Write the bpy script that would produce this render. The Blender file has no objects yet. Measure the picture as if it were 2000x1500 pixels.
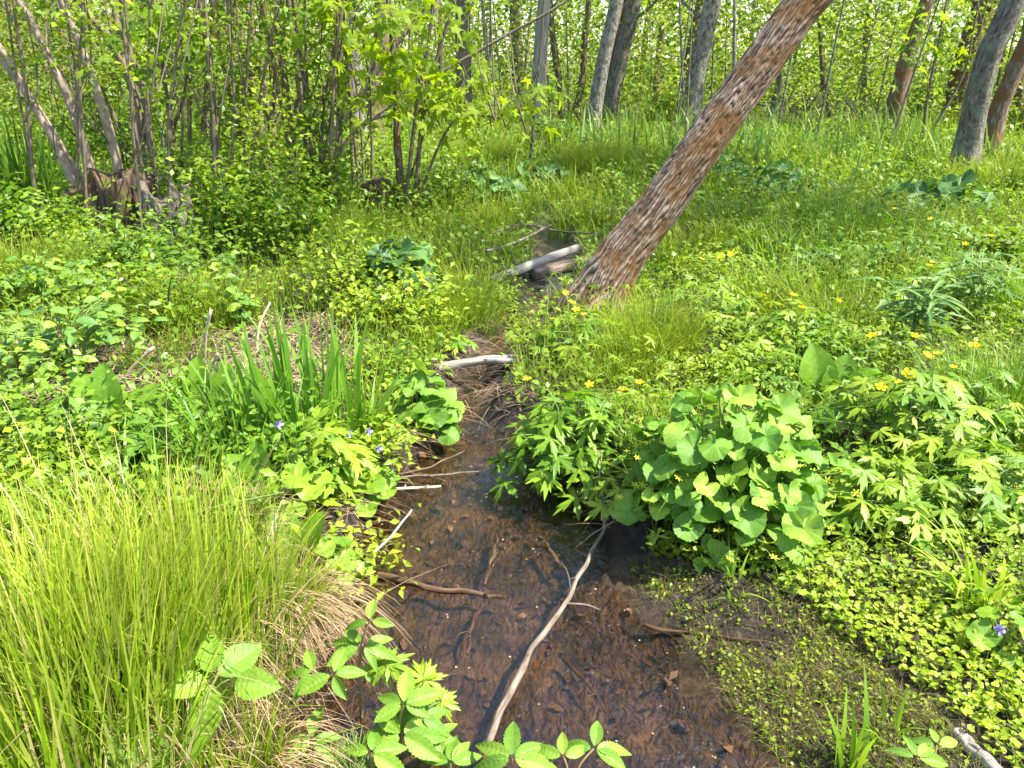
import bpy, math, random
import numpy as np
from mathutils import Matrix, Vector

# ------------------------------------------------------------------ camera, sky, sun, exposure
S = bpy.context.scene
COL = S.collection
H, PITCH, F = 1.4, math.radians(22.5), 1500.0
cam = bpy.data.cameras.new("camera"); cam.sensor_width = 36; cam.lens = 36 * F / 2000
cam.clip_start = 0.05; cam.clip_end = 3000
camo = bpy.data.objects.new("camera", cam); COL.objects.link(camo)
camo.location = (0, 0, H); camo.rotation_euler = (math.pi / 2 - PITCH, 0, 0)
S.camera = camo
SUN_EL, SUN_AZ = math.radians(57), math.radians(100)      # azimuth clockwise from +Y (view direction): sun to the right
world = bpy.data.worlds.new("World"); S.world = world; world.use_nodes = True
wn = world.node_tree; bg = wn.nodes["Background"]
sky = wn.nodes.new("ShaderNodeTexSky"); sky.sky_type = 'NISHITA'; sky.sun_disc = False
sky.sun_elevation = SUN_EL; sky.sun_rotation = SUN_AZ; sky.air_density = 1.0; sky.dust_density = 1.2
wn.links.new(sky.outputs[0], bg.inputs[0]); bg.inputs[1].default_value = 0.15
sl = bpy.data.lights.new("sun", 'SUN'); sl.energy = 4.8; sl.angle = math.radians(0.5); sl.color = (1.0, 0.95, 0.86)
so = bpy.data.objects.new("sun", sl); COL.objects.link(so)
sd = Vector((math.sin(SUN_AZ) * math.cos(SUN_EL), math.cos(SUN_AZ) * math.cos(SUN_EL), math.sin(SUN_EL)))
so.rotation_euler = sd.to_track_quat('Z', 'Y').to_euler(); so.location = (20, 0, 30)
vs = S.view_settings; vs.view_transform = 'Standard'; vs.look = 'None'; vs.exposure = 1.72; vs.gamma = 1.0
vs.use_curve_mapping = False
cy = S.cycles; cy.max_bounces = 8; cy.diffuse_bounces = 4; cy.transmission_bounces = 6; cy.transparent_max_bounces = 8
cy.glossy_bounces = 3; cy.caustics_reflective = False; cy.caustics_refractive = False
cy.sample_clamp_indirect = 6

rng = np.random.default_rng(7); random.seed(7)
U = lambda a, b: random.uniform(a, b)

# ------------------------------------------------------------------ pixel <-> ground helpers (layout only)
FW = np.array([0, math.cos(PITCH), -math.sin(PITCH)]); UP = np.array([0, math.sin(PITCH), math.cos(PITCH)])
def ray(px, py):
    return FW + np.array([1, 0, 0]) * (px - 1000) / F - UP * (py - 750) / F
def at(px, py, z=0.0):
    r = ray(px, py); t = (z - H) / r[2]; return np.array([r[0] * t, r[1] * t, z])
def atY(px, py, Y):
    r = ray(px, py); t = Y / r[1]; return np.array([r[0] * t, Y, H + r[2] * t])
def proj(P):
    d = P - np.array([0, 0, H]); w = d @ FW; w = np.where(w < .05, .05, w)
    return 1000 + F * d[:, 0] / w, 750 - F * (d @ UP) / w
def nrm(v): 
    v = np.asarray(v, float); return v / (np.linalg.norm(v) + 1e-9)
def inpoly(x, y, poly):
    n = len(poly); c = np.zeros(x.shape, bool); j = n - 1
    for i in range(n):
        xi, yi = poly[i]; xj, yj = poly[j]
        c ^= ((yi > y) != (yj > y)) & (x < (xj - xi) * (y - yi) / (yj - yi + 1e-12) + xi); j = i
    return c
class VN:                                                   # 2-D value noise
    def __init__(s, seed): s.g = np.random.default_rng(seed).random((128, 128))
    def __call__(s, x, y, pu=128):
        x = np.asarray(x, float); y = np.asarray(y, float)
        xi = np.floor(x).astype(int); yi = np.floor(y).astype(int); fx = x - xi; fy = y - yi
        fx = fx * fx * (3 - 2 * fx); fy = fy * fy * (3 - 2 * fy); g = s.g
        a = g[xi % pu, yi % 128]; b = g[(xi + 1) % pu, yi % 128]; c = g[xi % pu, (yi + 1) % 128]; d = g[(xi + 1) % pu, (yi + 1) % 128]
        return (a * (1 - fx) + b * fx) * (1 - fy) + (c * (1 - fx) + d * fx) * fy
vn1, vn2, vn3 = VN(1), VN(2), VN(3)
def sstep(a, b, x):
    t = np.clip((x - a) / (b - a), 0, 1); return t * t * (3 - 2 * t)

# ------------------------------------------------------------------ terrain height
WATER = -0.10
BANK = [(1560, 420, 1560), (1500, 470, 1520), (1400, 520, 1450), (1300, 590, 1390), (1200, 630, 1290), (1110, 660, 1225), (1000, 690, 1200),
        (930, 770, 1190), (870, 800, 1060), (810, 860, 970), (760, 890, 960), (700, 930, 1000), (640, 985, 1050), (580, 1040, 1120),
        (530, 1060, 1130), (480, 1040, 1110), (430, 1050, 1100), (400, 1060, 1085), (380, 1070, 1076)]
_L = np.array([at(l, p, WATER)[:2] for p, l, r in BANK]); _R = np.array([at(r, p, WATER)[:2] for p, l, r in BANK])
def bankd(x, y):                                            # signed distance inside the stream (+ in water), left and right
    xl = np.interp(y, _L[:, 1], _L[:, 0]); xr = np.interp(y, _R[:, 1], _R[:, 0])
    wob = .10 * (vn2(x * 7 + 40, y * 7 + 40) - .5) + .05 * (vn3(x * 19 + 40, y * 19 + 40) - .5)
    return x - xl + wob, xr - x + wob
def gz(x, y):
    x = np.asarray(x, float); y = np.asarray(y, float)
    dl, dr = bankd(x, y)
    end = sstep(7.9, 7.2, y)
    softR = .10 + .50 * sstep(2.1, 1.6, y)
    l = sstep(-.10, .14, dl); r = sstep(-softR, .16, dr - .38 * (softR - .1))
    # water line sits where the bank drop passes WATER
    inside = np.minimum(l, r) * end
    r2 = np.hypot(x, y)
    base = .05 * (vn1(x * .8 + 20, y * .8 + 20) - .4) + .05 * (vn2(x * 2.3 + 30, y * 2.3 + 30) - .5) * np.minimum(1, 4 / (r2 + 1)) \
        + .020 * (vn3(x * 9 + 60, y * 9 + 60) - .5) + .022 * (vn2(x * 21 + 60, y * 21 + 60) - .5)
    base = base + .0015 * np.maximum(0, r2 - 14) ** 1.2 + .6 * (vn1(x * .05 + 50, y * .05 + 50) - .5) * sstep(18, 60, r2)
    left = sstep(.15, .5, -dl) * .05 * sstep(6, 3, y)
    bed = -.145 - .045 * vn1(x * 4 + 9, y * 4 + 9) + .04 * (vn3(x * 14 + 5, y * 14) - .5)
    return (base + left) * (1 - inside) + bed * inside
def gzs(x, y): return float(gz(np.array([x]), np.array([y]))[0])
def on(px, py):                                             # ground point under a pixel
    z = 0.0
    for _ in range(6):
        p = at(px, py, z); z = gzs(p[0], p[1])
    p = at(px, py, z); p[2] = gzs(p[0], p[1]); return p

# ------------------------------------------------------------------ mesh helpers
def mesh(name, V, Fc, mat=None, uv=None, smooth=True, attr=None):
    V = np.asarray(V, np.float32); Fc = np.asarray(Fc, np.int32)
    m = bpy.data.meshes.new(name); k = Fc.shape[1]; n = len(Fc)
    m.vertices.add(len(V)); m.vertices.foreach_set("co", V.ravel())
    m.loops.add(n * k); m.loops.foreach_set("vertex_index", Fc.ravel())
    m.polygons.add(n); m.polygons.foreach_set("loop_start", np.arange(n, dtype=np.int32) * k)
    if smooth: m.polygons.foreach_set("use_smooth", np.ones(n, bool))
    if uv is not None:
        l = m.uv_layers.new(name="UVMap"); l.data.foreach_set("uv", np.asarray(uv, np.float32)[Fc.ravel()].ravel())
    if attr is not None:
        a = m.attributes.new("ridge", 'FLOAT', 'POINT'); a.data.foreach_set("value", np.asarray(attr, np.float32))
    m.update(calc_edges=True)
    if mat: m.materials.append(mat)
    return m
def link(name, data, parent=None, mw=None, loc=None):
    o = bpy.data.objects.new(name, data); COL.objects.link(o)
    if parent is not None: o.parent = parent
    if mw is not None: o.matrix_basis = mw
    if loc is not None: o.location = loc
    return o
LABELS = set()
def tag(o, label, cat, group=None, kind=None):
    o["label"] = label; o["category"] = cat; LABELS.add(label)
    if group: o["group"] = group
    if kind: o["kind"] = kind
    return o
def thing(name, label, cat, loc, group=None, rz=0):
    o = bpy.data.objects.new(name, None); COL.objects.link(o); o.empty_display_size = .05
    o.location = tuple(float(c) for c in loc); o.rotation_euler = (0, 0, rz)
    return tag(o, label, cat, group)
def frame(d, n):
    y = nrm(d); x = nrm(np.cross(y, nrm(n))); z = np.cross(x, y); return np.stack([x, y, z], 1)
def mat4(p, R, s=1.0):
    M = np.eye(4); M[:3, :3] = R * s; M[:3, 3] = p; return Matrix(M.tolist())
def spline(P, n):
    P = np.asarray(P, float)
    if len(P) == 2: t = np.linspace(0, 1, n)[:, None]; return P[0] * (1 - t) + P[1] * t
    Q = np.vstack([2 * P[0] - P[1], P, 2 * P[-1] - P[-2]]); out = []
    for s in np.linspace(0, len(P) - 1 - 1e-6, n):
        i = int(s); t = s - i; a, b, c, d = Q[i:i + 4]
        out.append(.5 * (2 * b + (c - a) * t + (2 * a - 5 * b + 4 * c - d) * t * t + (3 * b - a - 3 * c + d) * t ** 3))
    return np.array(out)
def tube(P, rad, sides=6, bump=0.0, seed=0, cap=True):      # returns V, F (quads), uv (metres)
    P = np.asarray(P, float); n = len(P); rad = np.broadcast_to(np.asarray(rad, float), (n,))
    T = np.gradient(P, axis=0); T /= np.linalg.norm(T, axis=1)[:, None] + 1e-9
    ref = np.array([1., 0, 0]) if abs(T[0, 0]) < .8 else np.array([0, 1., 0])
    N = ref - (T @ ref)[:, None] * T; N /= np.linalg.norm(N, axis=1)[:, None]; B = np.cross(T, N)
    a = np.arange(sides) / sides * 2 * np.pi
    L = np.r_[0, np.cumsum(np.linalg.norm(np.diff(P, axis=0), axis=1))]
    rr = rad[:, None] * np.ones(sides)
    if bump: rr = rr * (1 + bump * (2 * vn2(np.cos(a)[None] * 1.5 + seed + 20, L[:, None] / (rad.max() * 5) + np.sin(a)[None] * 1.5 + 30) - 1))
    V = P[:, None] + rr[..., None] * (np.cos(a)[None, :, None] * N[:, None] + np.sin(a)[None, :, None] * B[:, None])
    uv = np.stack([np.broadcast_to(a / (2 * np.pi) * (2 * np.pi * rad.mean()), (n, sides)), np.broadcast_to(L[:, None], (n, sides))], -1)
    i = np.arange(n - 1)[:, None] * sides; j = np.arange(sides)[None]; k = (j + 1) % sides
    Fq = np.stack([i + j, i + k, i + sides + k, i + sides + j], -1).reshape(-1, 4)
    V = V.reshape(-1, 3); uv = uv.reshape(-1, 2)
    if cap:
        c = len(V); V = np.vstack([V, P[-1]]); uv = np.vstack([uv, [0, L[-1]]]); b = (n - 1) * sides
        Fc = np.array([[b + q, b + (q + 1) % sides, c, c] for q in range(sides)])
        Fc = np.array([[b + q, b + (q + 1) % sides, b + (q + 2) % sides, c] for q in range(0, sides, 2)]) if sides % 2 == 0 else Fc[:0]
        Fq = np.vstack([Fq, Fc]) if len(Fc) else Fq
        if sides >= 8:
            c = len(V); V = np.vstack([V, P[0]]); uv = np.vstack([uv, [0, 0]])
            Fq = np.vstack([Fq, np.array([[(q + 2) % sides, (q + 1) % sides, q, c] for q in range(0, sides - sides % 2, 2)])])
    return V, Fq, uv
def join(parts):
    V, Fc, uv, o = [], [], [], 0
    for v, f, u in parts: V.append(v); Fc.append(np.asarray(f) + o); uv.append(u); o += len(v)
    return np.vstack(V), np.vstack(Fc), np.vstack(uv)
def tubes(name, lst, mat, parent=None):
    J = join(lst); o = link(name, mesh(name, J[0], J[1], mat, J[2]), parent)
    if len(lst) > 2 and parent is not None: o["kind"] = "stuff"
    return o

# ---- leaf templates: base at origin, tip along +Y, normal +Z, length 1
def ovate(w=.5, nv=8, nu=4, serr=0., teeth=14, fold=.25, droop=.25, pleat=0., npl=7, peak=.42, tip=.9):
    t = np.linspace(0, 1, nv + 1); u = np.linspace(-1, 1, nu + 1)
    p = math.log(.5) / math.log(peak)
    hw = w / 2 * np.sin(np.pi * t ** p) ** tip
    hw = hw * (1 + serr * (1 - (t * teeth) % 1 * 1.0 - .5)) + .002
    X = u[None] * hw[:, None]
    au = np.abs(u)[None]
    Z = fold * np.abs(X) - droop * t[:, None] ** 2 + pleat * np.sin(2 * np.pi * (t[:, None] * npl - au * 1.3)) * (1 - .4 * au) * np.minimum(1, au * 3)
    Y = np.broadcast_to(t[:, None], X.shape) + (0.06 * au * serr)
    V = np.stack([X, Y, Z], -1).reshape(-1, 3)
    uv = np.stack([np.broadcast_to((u[None] + 1) / 2, X.shape), np.broadcast_to(t[:, None], X.shape)], -1).reshape(-1, 2)
    i = np.arange(nv)[:, None] * (nu + 1); j = np.arange(nu)[None]
    Fq = np.stack([i + j, i + j + 1, i + nu + 2 + j, i + nu + 1 + j], -1).reshape(-1, 4)
    return V, Fq, uv
def radial(rf, seg=40, rings=4, zf=lambda a, r, q: 0 * r):
    a = np.linspace(-np.pi, np.pi, seg + 1); q = np.linspace(0, 1, rings + 1)
    q[0] = .02
    R = q[:, None] * rf(a)[None]; A = np.broadcast_to(a[None], R.shape); Q = np.broadcast_to(q[:, None], R.shape)
    V = np.stack([R * np.sin(A), R * np.cos(A), zf(A, R, Q)], -1).reshape(-1, 3)
    uv = np.stack([A / (2 * np.pi) + .5, Q], -1).reshape(-1, 2)
    i = np.arange(rings)[:, None] * (seg + 1); j = np.arange(seg)[None]
    Fq = np.stack([i + j + 1, i + j, i + seg + 1 + j, i + seg + 2 + j], -1).reshape(-1, 4)
    return V, Fq, uv
def kidney(ph, cup=.18, wave=.12, notch=.8, seg=44, rings=4, cren=.03, fold=0.):
    rf = lambda a: .55 * (1 + .06 * np.cos(2 * a)) * (1 - notch * np.exp(-((np.pi - np.abs(a)) / .38) ** 2)) * (1 + cren * np.abs(np.sin(a * 11)) - cren)
    zf = lambda a, r, q: .02 * np.sin(17 * a + ph) * q ** 3 + cup * q ** 1.6 * .6 + wave * q ** 2 * .5 * np.sin(3 * a + ph) + .03 * np.sin(7 * a + ph * 2) * q ** 2 - .12 * np.cos(a) * q ** 2 * .5 + .012 * np.cos(a * 13) * q + fold * np.abs(r * np.sin(a))
    return radial(rf, seg, rings, zf)
def lobed(angles, lens, wid, inner, ph=0., seg=72, rings=2, droop=.25, teeth=0.):
    def rf(a):
        r = inner * np.ones_like(a) * np.where(np.abs(a) > np.radians(max(angles)) + .35, .35, 1)
        for an, ln in zip(angles, lens):
            d = (a - math.radians(an)); r = np.maximum(r, ln * np.clip(1 - (np.abs(d) / wid) ** .8, 0, 1) ** 1.0 + inner * .2)
            if teeth:
                for s in (-1, 1): r = np.maximum(r, ln * .8 * np.clip(1 - np.abs(d - s * wid * .55) / (wid * .5), 0, 1))
        return r
    zf = lambda a, r, q: -droop * r ** 2 + .05 * np.cos(a * 5 + ph) * q ** 2 + .06 * r * np.sin(a * 2 + ph)
    return radial(rf, seg, rings, zf)
DIA = ovate(.55, 2, 2, fold=.3, droop=.3)                    # small cheap leaf: 4 quads
DIA1 = ovate(.6, 2, 1, fold=0, droop=.35)                    # 2 quads
DIA0 = (np.array([[0, 0, 0], [.3, .42, .06], [0, 1, -.15], [-.3, .42, .06]]), np.array([[0, 1, 2, 3]]), np.array([[.5, 0], [1, .4], [.5, 1], [0, .4]]))   # 1 quad
RND = radial(lambda a: .5 * (1 - .5 * np.exp(-((np.pi - np.abs(a)) / .4) ** 2)), 7, 1, lambda a, r, q: .08 * q)
def scatter(T, P, R, s):
    V, Fq, uv = T; n = len(P); k = len(V)
    W = np.einsum('nij,kj->nki', R * np.asarray(s)[:, None, None], V) + P[:, None]
    Fa = (Fq[None] + (np.arange(n) * k)[:, None, None]).reshape(-1, 4)
    return W.reshape(-1, 3), Fa, np.tile(uv, (n, 1))
def frames(D, N):
    D = D / (np.linalg.norm(D, axis=1)[:, None] + 1e-9); X = np.cross(D, N); X /= np.linalg.norm(X, axis=1)[:, None] + 1e-9
    return np.stack([X, D, np.cross(X, D)], -1)
def rframes(n, tilt=.6, g=rng):
    a = g.random(n) * 2 * np.pi; N = np.stack([g.normal(0, tilt, n), g.normal(0, tilt, n), np.ones(n)], 1)
    N /= np.linalg.norm(N, axis=1)[:, None]
    D = np.stack([np.cos(a), np.sin(a), np.zeros(n)], 1); D -= (D * N).sum(1)[:, None] * N
    return frames(D, N)
def blades(P, h, w, lean, az, segs=4, droop=.35, g=rng, twist=True):   # grass blades as ribbons
    n = len(P); t = np.linspace(0, 1, segs + 1)
    h = np.asarray(h)[:, None]; lean = np.asarray(lean)[:, None]
    hx = h * lean * (t ** 1.7)[None]; hz = h * (t[None] - droop * lean * t[None] ** 2.4)
    d = np.stack([np.cos(az), np.sin(az)], 1)
    C = np.zeros((n, segs + 1, 3)); C[..., 0] = P[:, :1] + hx * d[:, :1]; C[..., 1] = P[:, 1:2] + hx * d[:, 1:]; C[..., 2] = P[:, 2:3] + hz
    b = az + np.pi / 2 + (g.normal(0, .7, n) if twist else 0)
    wd = np.asarray(w)[:, None] * (np.minimum(1, .55 + t * 2) * (1 - t ** 2.2) + .04)[None] * .5
    off = np.stack([np.cos(b), np.sin(b), np.zeros(n)], 1)[:, None] * wd[..., None]
    V = np.stack([C - off, C + off], 2).reshape(-1, 3)
    i = (np.arange(n) * (segs + 1) * 2)[:, None] + (np.arange(segs) * 2)[None]
    Fq = np.stack([i, i + 1, i + 3, i + 2], -1).reshape(-1, 4)
    uv = np.broadcast_to(np.stack([np.tile([0, 1], segs + 1), np.repeat(t, 2)], 1)[None], (n, 2 * segs + 2, 2)).reshape(-1, 2)
    return V, Fq, uv

# ------------------------------------------------------------------ materials
def s2l(c): 
    c = c / 255.; return c / 12.92 if c < .04045 else ((c + .055) / 1.055) ** 2.4
def nodes(name):
    m = bpy.data.materials.new(name); m.use_nodes = True; nt = m.node_tree
    for nd in list(nt.nodes): nt.nodes.remove(nd)
    return m, nt, (lambda t, **k: _n(nt, t, k)), nt.links.new
def _n(nt, t, k):
    nd = nt.nodes.new("ShaderNode" + t)
    for a, v in k.items(): setattr(nd, a, v)
    return nd
def ramp(N, L, src, stops):
    r = N("ValToRGB"); e = r.color_ramp.elements
    while len(e) < len(stops): e.new(.5)
    for q, (p, c) in zip(e, stops): q.position = p; q.color = (*c, 1)
    L(src, r.inputs[0]); return r.outputs[0]
def math_(N, L, op, a, b=None, c=None):
    m = N("Math", operation=op)
    for i, v in enumerate((a, b, c)):
        if v is None: continue
        if isinstance(v, (int, float)): m.inputs[i].default_value = v
        else: L(v, m.inputs[i])
    return m.outputs[0]
def mixc(N, L, f, a, b, mode='MIX'):
    m = N("Mix", data_type='RGBA', blend_type=mode)
    if isinstance(f, (int, float)): m.inputs[0].default_value = f
    else: L(f, m.inputs[0])
    for i, v in ((6, a), (7, b)):
        if isinstance(v, tuple): m.inputs[i].default_value = (*v, 1)
        else: L(v, m.inputs[i])
    return m.outputs[2]
def leafmat(name, cols, trans=.4, vein=None, rough=.45, spec=.4, island=False, vcol=1.5, npl=7, tipcol=None, noise=.25, tcol=(1.15, 1.2, .6), nv=13, patchy=.75, vmix=.4):
    m, nt, N, L = nodes(name)
    src = N("NewGeometry").outputs["Random Per Island"] if island else N("ObjectInfo").outputs["Random"]
    c = ramp(N, L, src, [(i / (len(cols) - 1), q) for i, q in enumerate(cols)])
    tc = N("TexCoord")
    nz = N("TexNoise"); nz.inputs["Scale"].default_value = 9 if not island else 3; nz.inputs["Detail"].default_value = 3
    L(N("NewGeometry").outputs["Position"], nz.inputs["Vector"])
    f = math_(N, L, 'MULTIPLY_ADD', nz.outputs[0], 2 * noise * 1.6, 1 - noise * 1.6)
    hs = N("HueSaturation"); L(c, hs.inputs["Color"]); L(f, hs.inputs["Value"]); c = hs.outputs[0]
    if island:                                              # patches of different kinds of growth
        n2 = N("TexNoise"); n2.inputs["Scale"].default_value = 1.1; n2.inputs["Detail"].default_value = 2; L(N("NewGeometry").outputs["Position"], n2.inputs["Vector"])
        c = mixc(N, L, ramp(N, L, n2.outputs[0], [(.40, (0, 0, 0)), (.62, (patchy, patchy, patchy))]), c, mixc(N, L, 1.0, c, (.62, .82, 1.0), 'MULTIPLY'))
    else:
        n2 = N("TexNoise"); n2.inputs["Scale"].default_value = 55; n2.inputs["Detail"].default_value = 4; L(N("NewGeometry").outputs["Position"], n2.inputs["Vector"])
        c = mixc(N, L, ramp(N, L, n2.outputs[0], [(.38, (.45, .45, .45)), (.6, (0, 0, 0))]), c, mixc(N, L, 1.0, c, (.55, .66, .7), 'MULTIPLY'))
    bump = None
    sx = N("SeparateXYZ"); L(tc.outputs["UV"], sx.inputs[0])
    if vein == 'pinnate':
        d = math_(N, L, 'ABSOLUTE', math_(N, L, 'MULTIPLY_ADD', sx.outputs[0], 2, -1))
        fr = math_(N, L, 'FRACT', math_(N, L, 'ADD', math_(N, L, 'MULTIPLY', sx.outputs[1], npl), math_(N, L, 'MULTIPLY', d, -1.3)))
        li = math_(N, L, 'ABSOLUTE', math_(N, L, 'SUBTRACT', fr, .5))
        v1 = math_(N, L, 'GREATER_THAN', li, .44); v2 = math_(N, L, 'LESS_THAN', d, .07); vv = math_(N, L, 'MAXIMUM', v1, v2)
    elif vein == 'radial':
        a = math_(N, L, 'ABSOLUTE', math_(N, L, 'SUBTRACT', math_(N, L, 'FRACT', math_(N, L, 'MULTIPLY', sx.outputs[0], nv)), .5))
        wv = math_(N, L, 'MULTIPLY_ADD', sx.outputs[1], -.08, .1)
        vv = math_(N, L, 'LESS_THAN', a, math_(N, L, 'DIVIDE', .035, math_(N, L, 'ADD', sx.outputs[1], .15)))
    else: vv = None
    if vv is not None:
        hv = N("HueSaturation"); L(c, hv.inputs["Color"]); hv.inputs["Value"].default_value = vcol; hv.inputs["Saturation"].default_value = .8
        c = mixc(N, L, math_(N, L, 'MULTIPLY', vv, vmix), c, hv.outputs[0])
        bump = N("Bump"); bump.inputs["Strength"].default_value = .25; bump.inputs["Distance"].default_value = .004; L(vv, bump.inputs["Height"])
    if tipcol: c = mixc(N, L, math_(N, L, 'POWER', sx.outputs[1], 3.0), c, tipcol)
    P = N("BsdfPrincipled"); L(c, P.inputs["Base Color"]); P.inputs["Roughness"].default_value = rough
    P.inputs["Specular IOR Level"].default_value = spec
    T = N("BsdfTranslucent"); tcn = mixc(N, L, 1.0, c, tcol, 'MULTIPLY'); L(tcn, T.inputs[0])
    if bump: L(bump.outputs[0], P.inputs["Normal"])
    M = N("MixShader"); M.inputs[0].default_value = trans; L(P.outputs[0], M.inputs[1]); L(T.outputs[0], M.inputs[2])
    o = N("OutputMaterial"); L(M.outputs[0], o.inputs[0]); return m
def barkmat(name, stops, sc=(60, 8), bump=.6, moss=None, mossamt=.5, patch=None, rough=.9, dist=.02, band=None):
    m, nt, N, L = nodes(name); tc = N("TexCoord")
    mp = N("Mapping"); mp.inputs["Scale"].default_value = (sc[0], sc[1], 1); L(tc.outputs["UV"], mp.inputs[0])
    nz = N("TexNoise"); nz.inputs["Scale"].default_value = 1; nz.inputs["Detail"].default_value = 5; nz.inputs["Roughness"].default_value = .65
    nz.inputs["Distortion"].default_value = .6; L(mp.outputs[0], nz.inputs[0])
    c = ramp(N, L, nz.outputs[0], stops)
    if patch:
        n2 = N("TexNoise"); n2.inputs["Scale"].default_value = patch[1]; n2.inputs["Detail"].default_value = 4; L(N("NewGeometry").outputs["Position"], n2.inputs[0])
        f = ramp(N, L, n2.outputs[0], [(.46, (0, 0, 0)), (.68, (.8, .8, .8))]); c = mixc(N, L, f, c, patch[0])
    if moss:
        n3 = N("TexNoise"); n3.inputs["Scale"].default_value = 6; n3.inputs["Detail"].default_value = 5; L(N("NewGeometry").outputs["Position"], n3.inputs[0])
        f = ramp(N, L, n3.outputs[0], [(.62 - .25 * mossamt, (0, 0, 0)), (.7 - .2 * mossamt, (.85, .85, .85))]); c = mixc(N, L, f, c, moss)
    P = N("BsdfPrincipled"); L(c, P.inputs["Base Color"]); P.inputs["Roughness"].default_value = rough; P.inputs["Specular IOR Level"].default_value = .2
    b = N("Bump"); b.inputs["Strength"].default_value = bump; b.inputs["Distance"].default_value = dist; L(nz.outputs[0], b.inputs["Height"]); L(b.outputs[0], P.inputs["Normal"])
    o = N("OutputMaterial"); L(P.outputs[0], o.inputs[0]); return m
def plain(name, col, rough=.6, trans=0.):
    m, nt, N, L = nodes(name); P = N("BsdfPrincipled"); P.inputs["Roughness"].default_value = rough; P.inputs["Specular IOR Level"].default_value = .25
    nz = N("TexNoise"); nz.inputs["Scale"].default_value = 60; L(N("NewGeometry").outputs["Position"], nz.inputs[0])
    hs = N("HueSaturation"); hs.inputs["Color"].default_value = (*col, 1); L(math_(N, L, 'MULTIPLY_ADD', nz.outputs[0], .8, .6), hs.inputs["Value"]); L(hs.outputs[0], P.inputs["Base Color"])
    o = N("OutputMaterial"); sh = P.outputs[0]
    if trans:
        T = N("BsdfTranslucent"); L(hs.outputs[0], T.inputs[0]); M = N("MixShader"); M.inputs[0].default_value = trans; L(sh, M.inputs[1]); L(T.outputs[0], M.inputs[2]); sh = M.outputs[0]
    L(sh, o.inputs[0]); return m

# foliage colours
G_grass = leafmat("grass_blade", [(.11, .20, .010), (.18, .27, .012), (.25, .33, .018), (.14, .23, .012), (.28, .29, .05)], .42, island=True, tipcol=(.32, .35, .04), rough=.5, spec=.2, noise=.25)
G_sedge = leafmat("sedge_blade", [(.10, .21, .008), (.21, .36, .010), (.29, .44, .014), (.14, .28, .010), (.40, .43, .08), (.18, .32, .010), (.46, .36, .18)], .45, island=True, tipcol=(.44, .46, .05), rough=.45, spec=.25, noise=.15, patchy=.35)
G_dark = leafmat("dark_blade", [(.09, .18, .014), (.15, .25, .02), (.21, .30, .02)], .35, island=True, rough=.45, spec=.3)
G_iris = leafmat("sword_leaf", [(.13, .24, .02), (.20, .33, .022), (.29, .42, .035)], .42, island=True, rough=.4, spec=.35, noise=.12)
G_reed = leafmat("reed_leaf", [(.11, .21, .03), (.17, .27, .05), (.26, .34, .09)], .42, island=True, rough=.45, spec=.3, patchy=.35)
G_straw = leafmat("dry_straw", [(.42, .32, .18), (.30, .20, .10), (.52, .42, .26), (.24, .15, .08)], .2, island=True, rough=.7, spec=.2, tcol=(1, 1, 1), patchy=.0)
G_thatch = leafmat("brown_thatch", [(.30, .19, .10), (.40, .27, .15), (.16, .09, .05), (.52, .38, .22)], .15, island=True, rough=.6, spec=.3, tcol=(1, 1, 1), patchy=.0)
G_litter = leafmat("sunken_leaf", [(.05, .028, .014), (.11, .06, .03), (.025, .016, .01), (.17, .10, .045)], .05, island=True, rough=.5, spec=.3, tcol=(1, 1, 1), patchy=.0)
G_herb = leafmat("herb_leaf", [(.10, .19, .01), (.18, .28, .014), (.26, .35, .02), (.15, .23, .015)], .42, island=True, spec=.3)
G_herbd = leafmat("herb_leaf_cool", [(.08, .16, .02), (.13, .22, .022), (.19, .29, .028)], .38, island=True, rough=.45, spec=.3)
G_cover = leafmat("creeping_round_leaf", [(.17, .26, .010), (.27, .36, .014), (.35, .42, .03), (.15, .24, .015)], .38, island=True, rough=.45, spec=.3)
G_far = leafmat("wood_leaf", [(.13, .19, .025), (.22, .29, .035), (.31, .38, .05), (.17, .23, .03), (.44, .49, .12)], .5, island=True, noise=.3, tcol=(1.25, 1.25, .45), spec=.2)
G_crown = leafmat("canopy_leaf", [(.10, .18, .012), (.17, .25, .016), (.23, .31, .022)], .5, island=True, spec=.2)
G_copper = leafmat("copper_young_leaf", [(.20, .16, .02), (.22, .22, .03), (.13, .18, .02)], .5, island=True, spec=.2)
L_mari = leafmat("marigold_leaf", [(.10, .22, .018), (.14, .28, .022), (.19, .34, .03), (.26, .39, .035)], .34, 'radial', rough=.55, spec=.3, nv=19, vcol=1.6, vmix=.6)
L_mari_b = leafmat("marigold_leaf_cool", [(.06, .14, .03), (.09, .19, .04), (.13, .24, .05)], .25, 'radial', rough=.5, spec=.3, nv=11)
L_butt = leafmat("buttercup_leaf", [(.10, .21, .012), (.15, .27, .016), (.22, .35, .02)], .38, None, rough=.45, spec=.3)
L_butty = leafmat("buttercup_leaf_bright", [(.17, .27, .014), (.24, .35, .018), (.32, .41, .035)], .38, None, rough=.45, spec=.3)
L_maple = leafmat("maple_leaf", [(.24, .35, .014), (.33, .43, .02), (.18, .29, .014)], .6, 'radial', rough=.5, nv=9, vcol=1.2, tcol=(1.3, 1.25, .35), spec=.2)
L_mapled = leafmat("maple_leaf_shade_tone", [(.12, .23, .012), (.18, .29, .016)], .6, 'radial', rough=.5, nv=9, vcol=1.2, spec=.2)  # darker copy of the maple leaf: upper-left shade put into the colour
L_serr = leafmat("serrated_leaf", [(.11, .22, .018), (.16, .29, .022), (.22, .35, .03)], .32, 'pinnate', rough=.5, npl=8, vcol=1.35, spec=.3)
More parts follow.
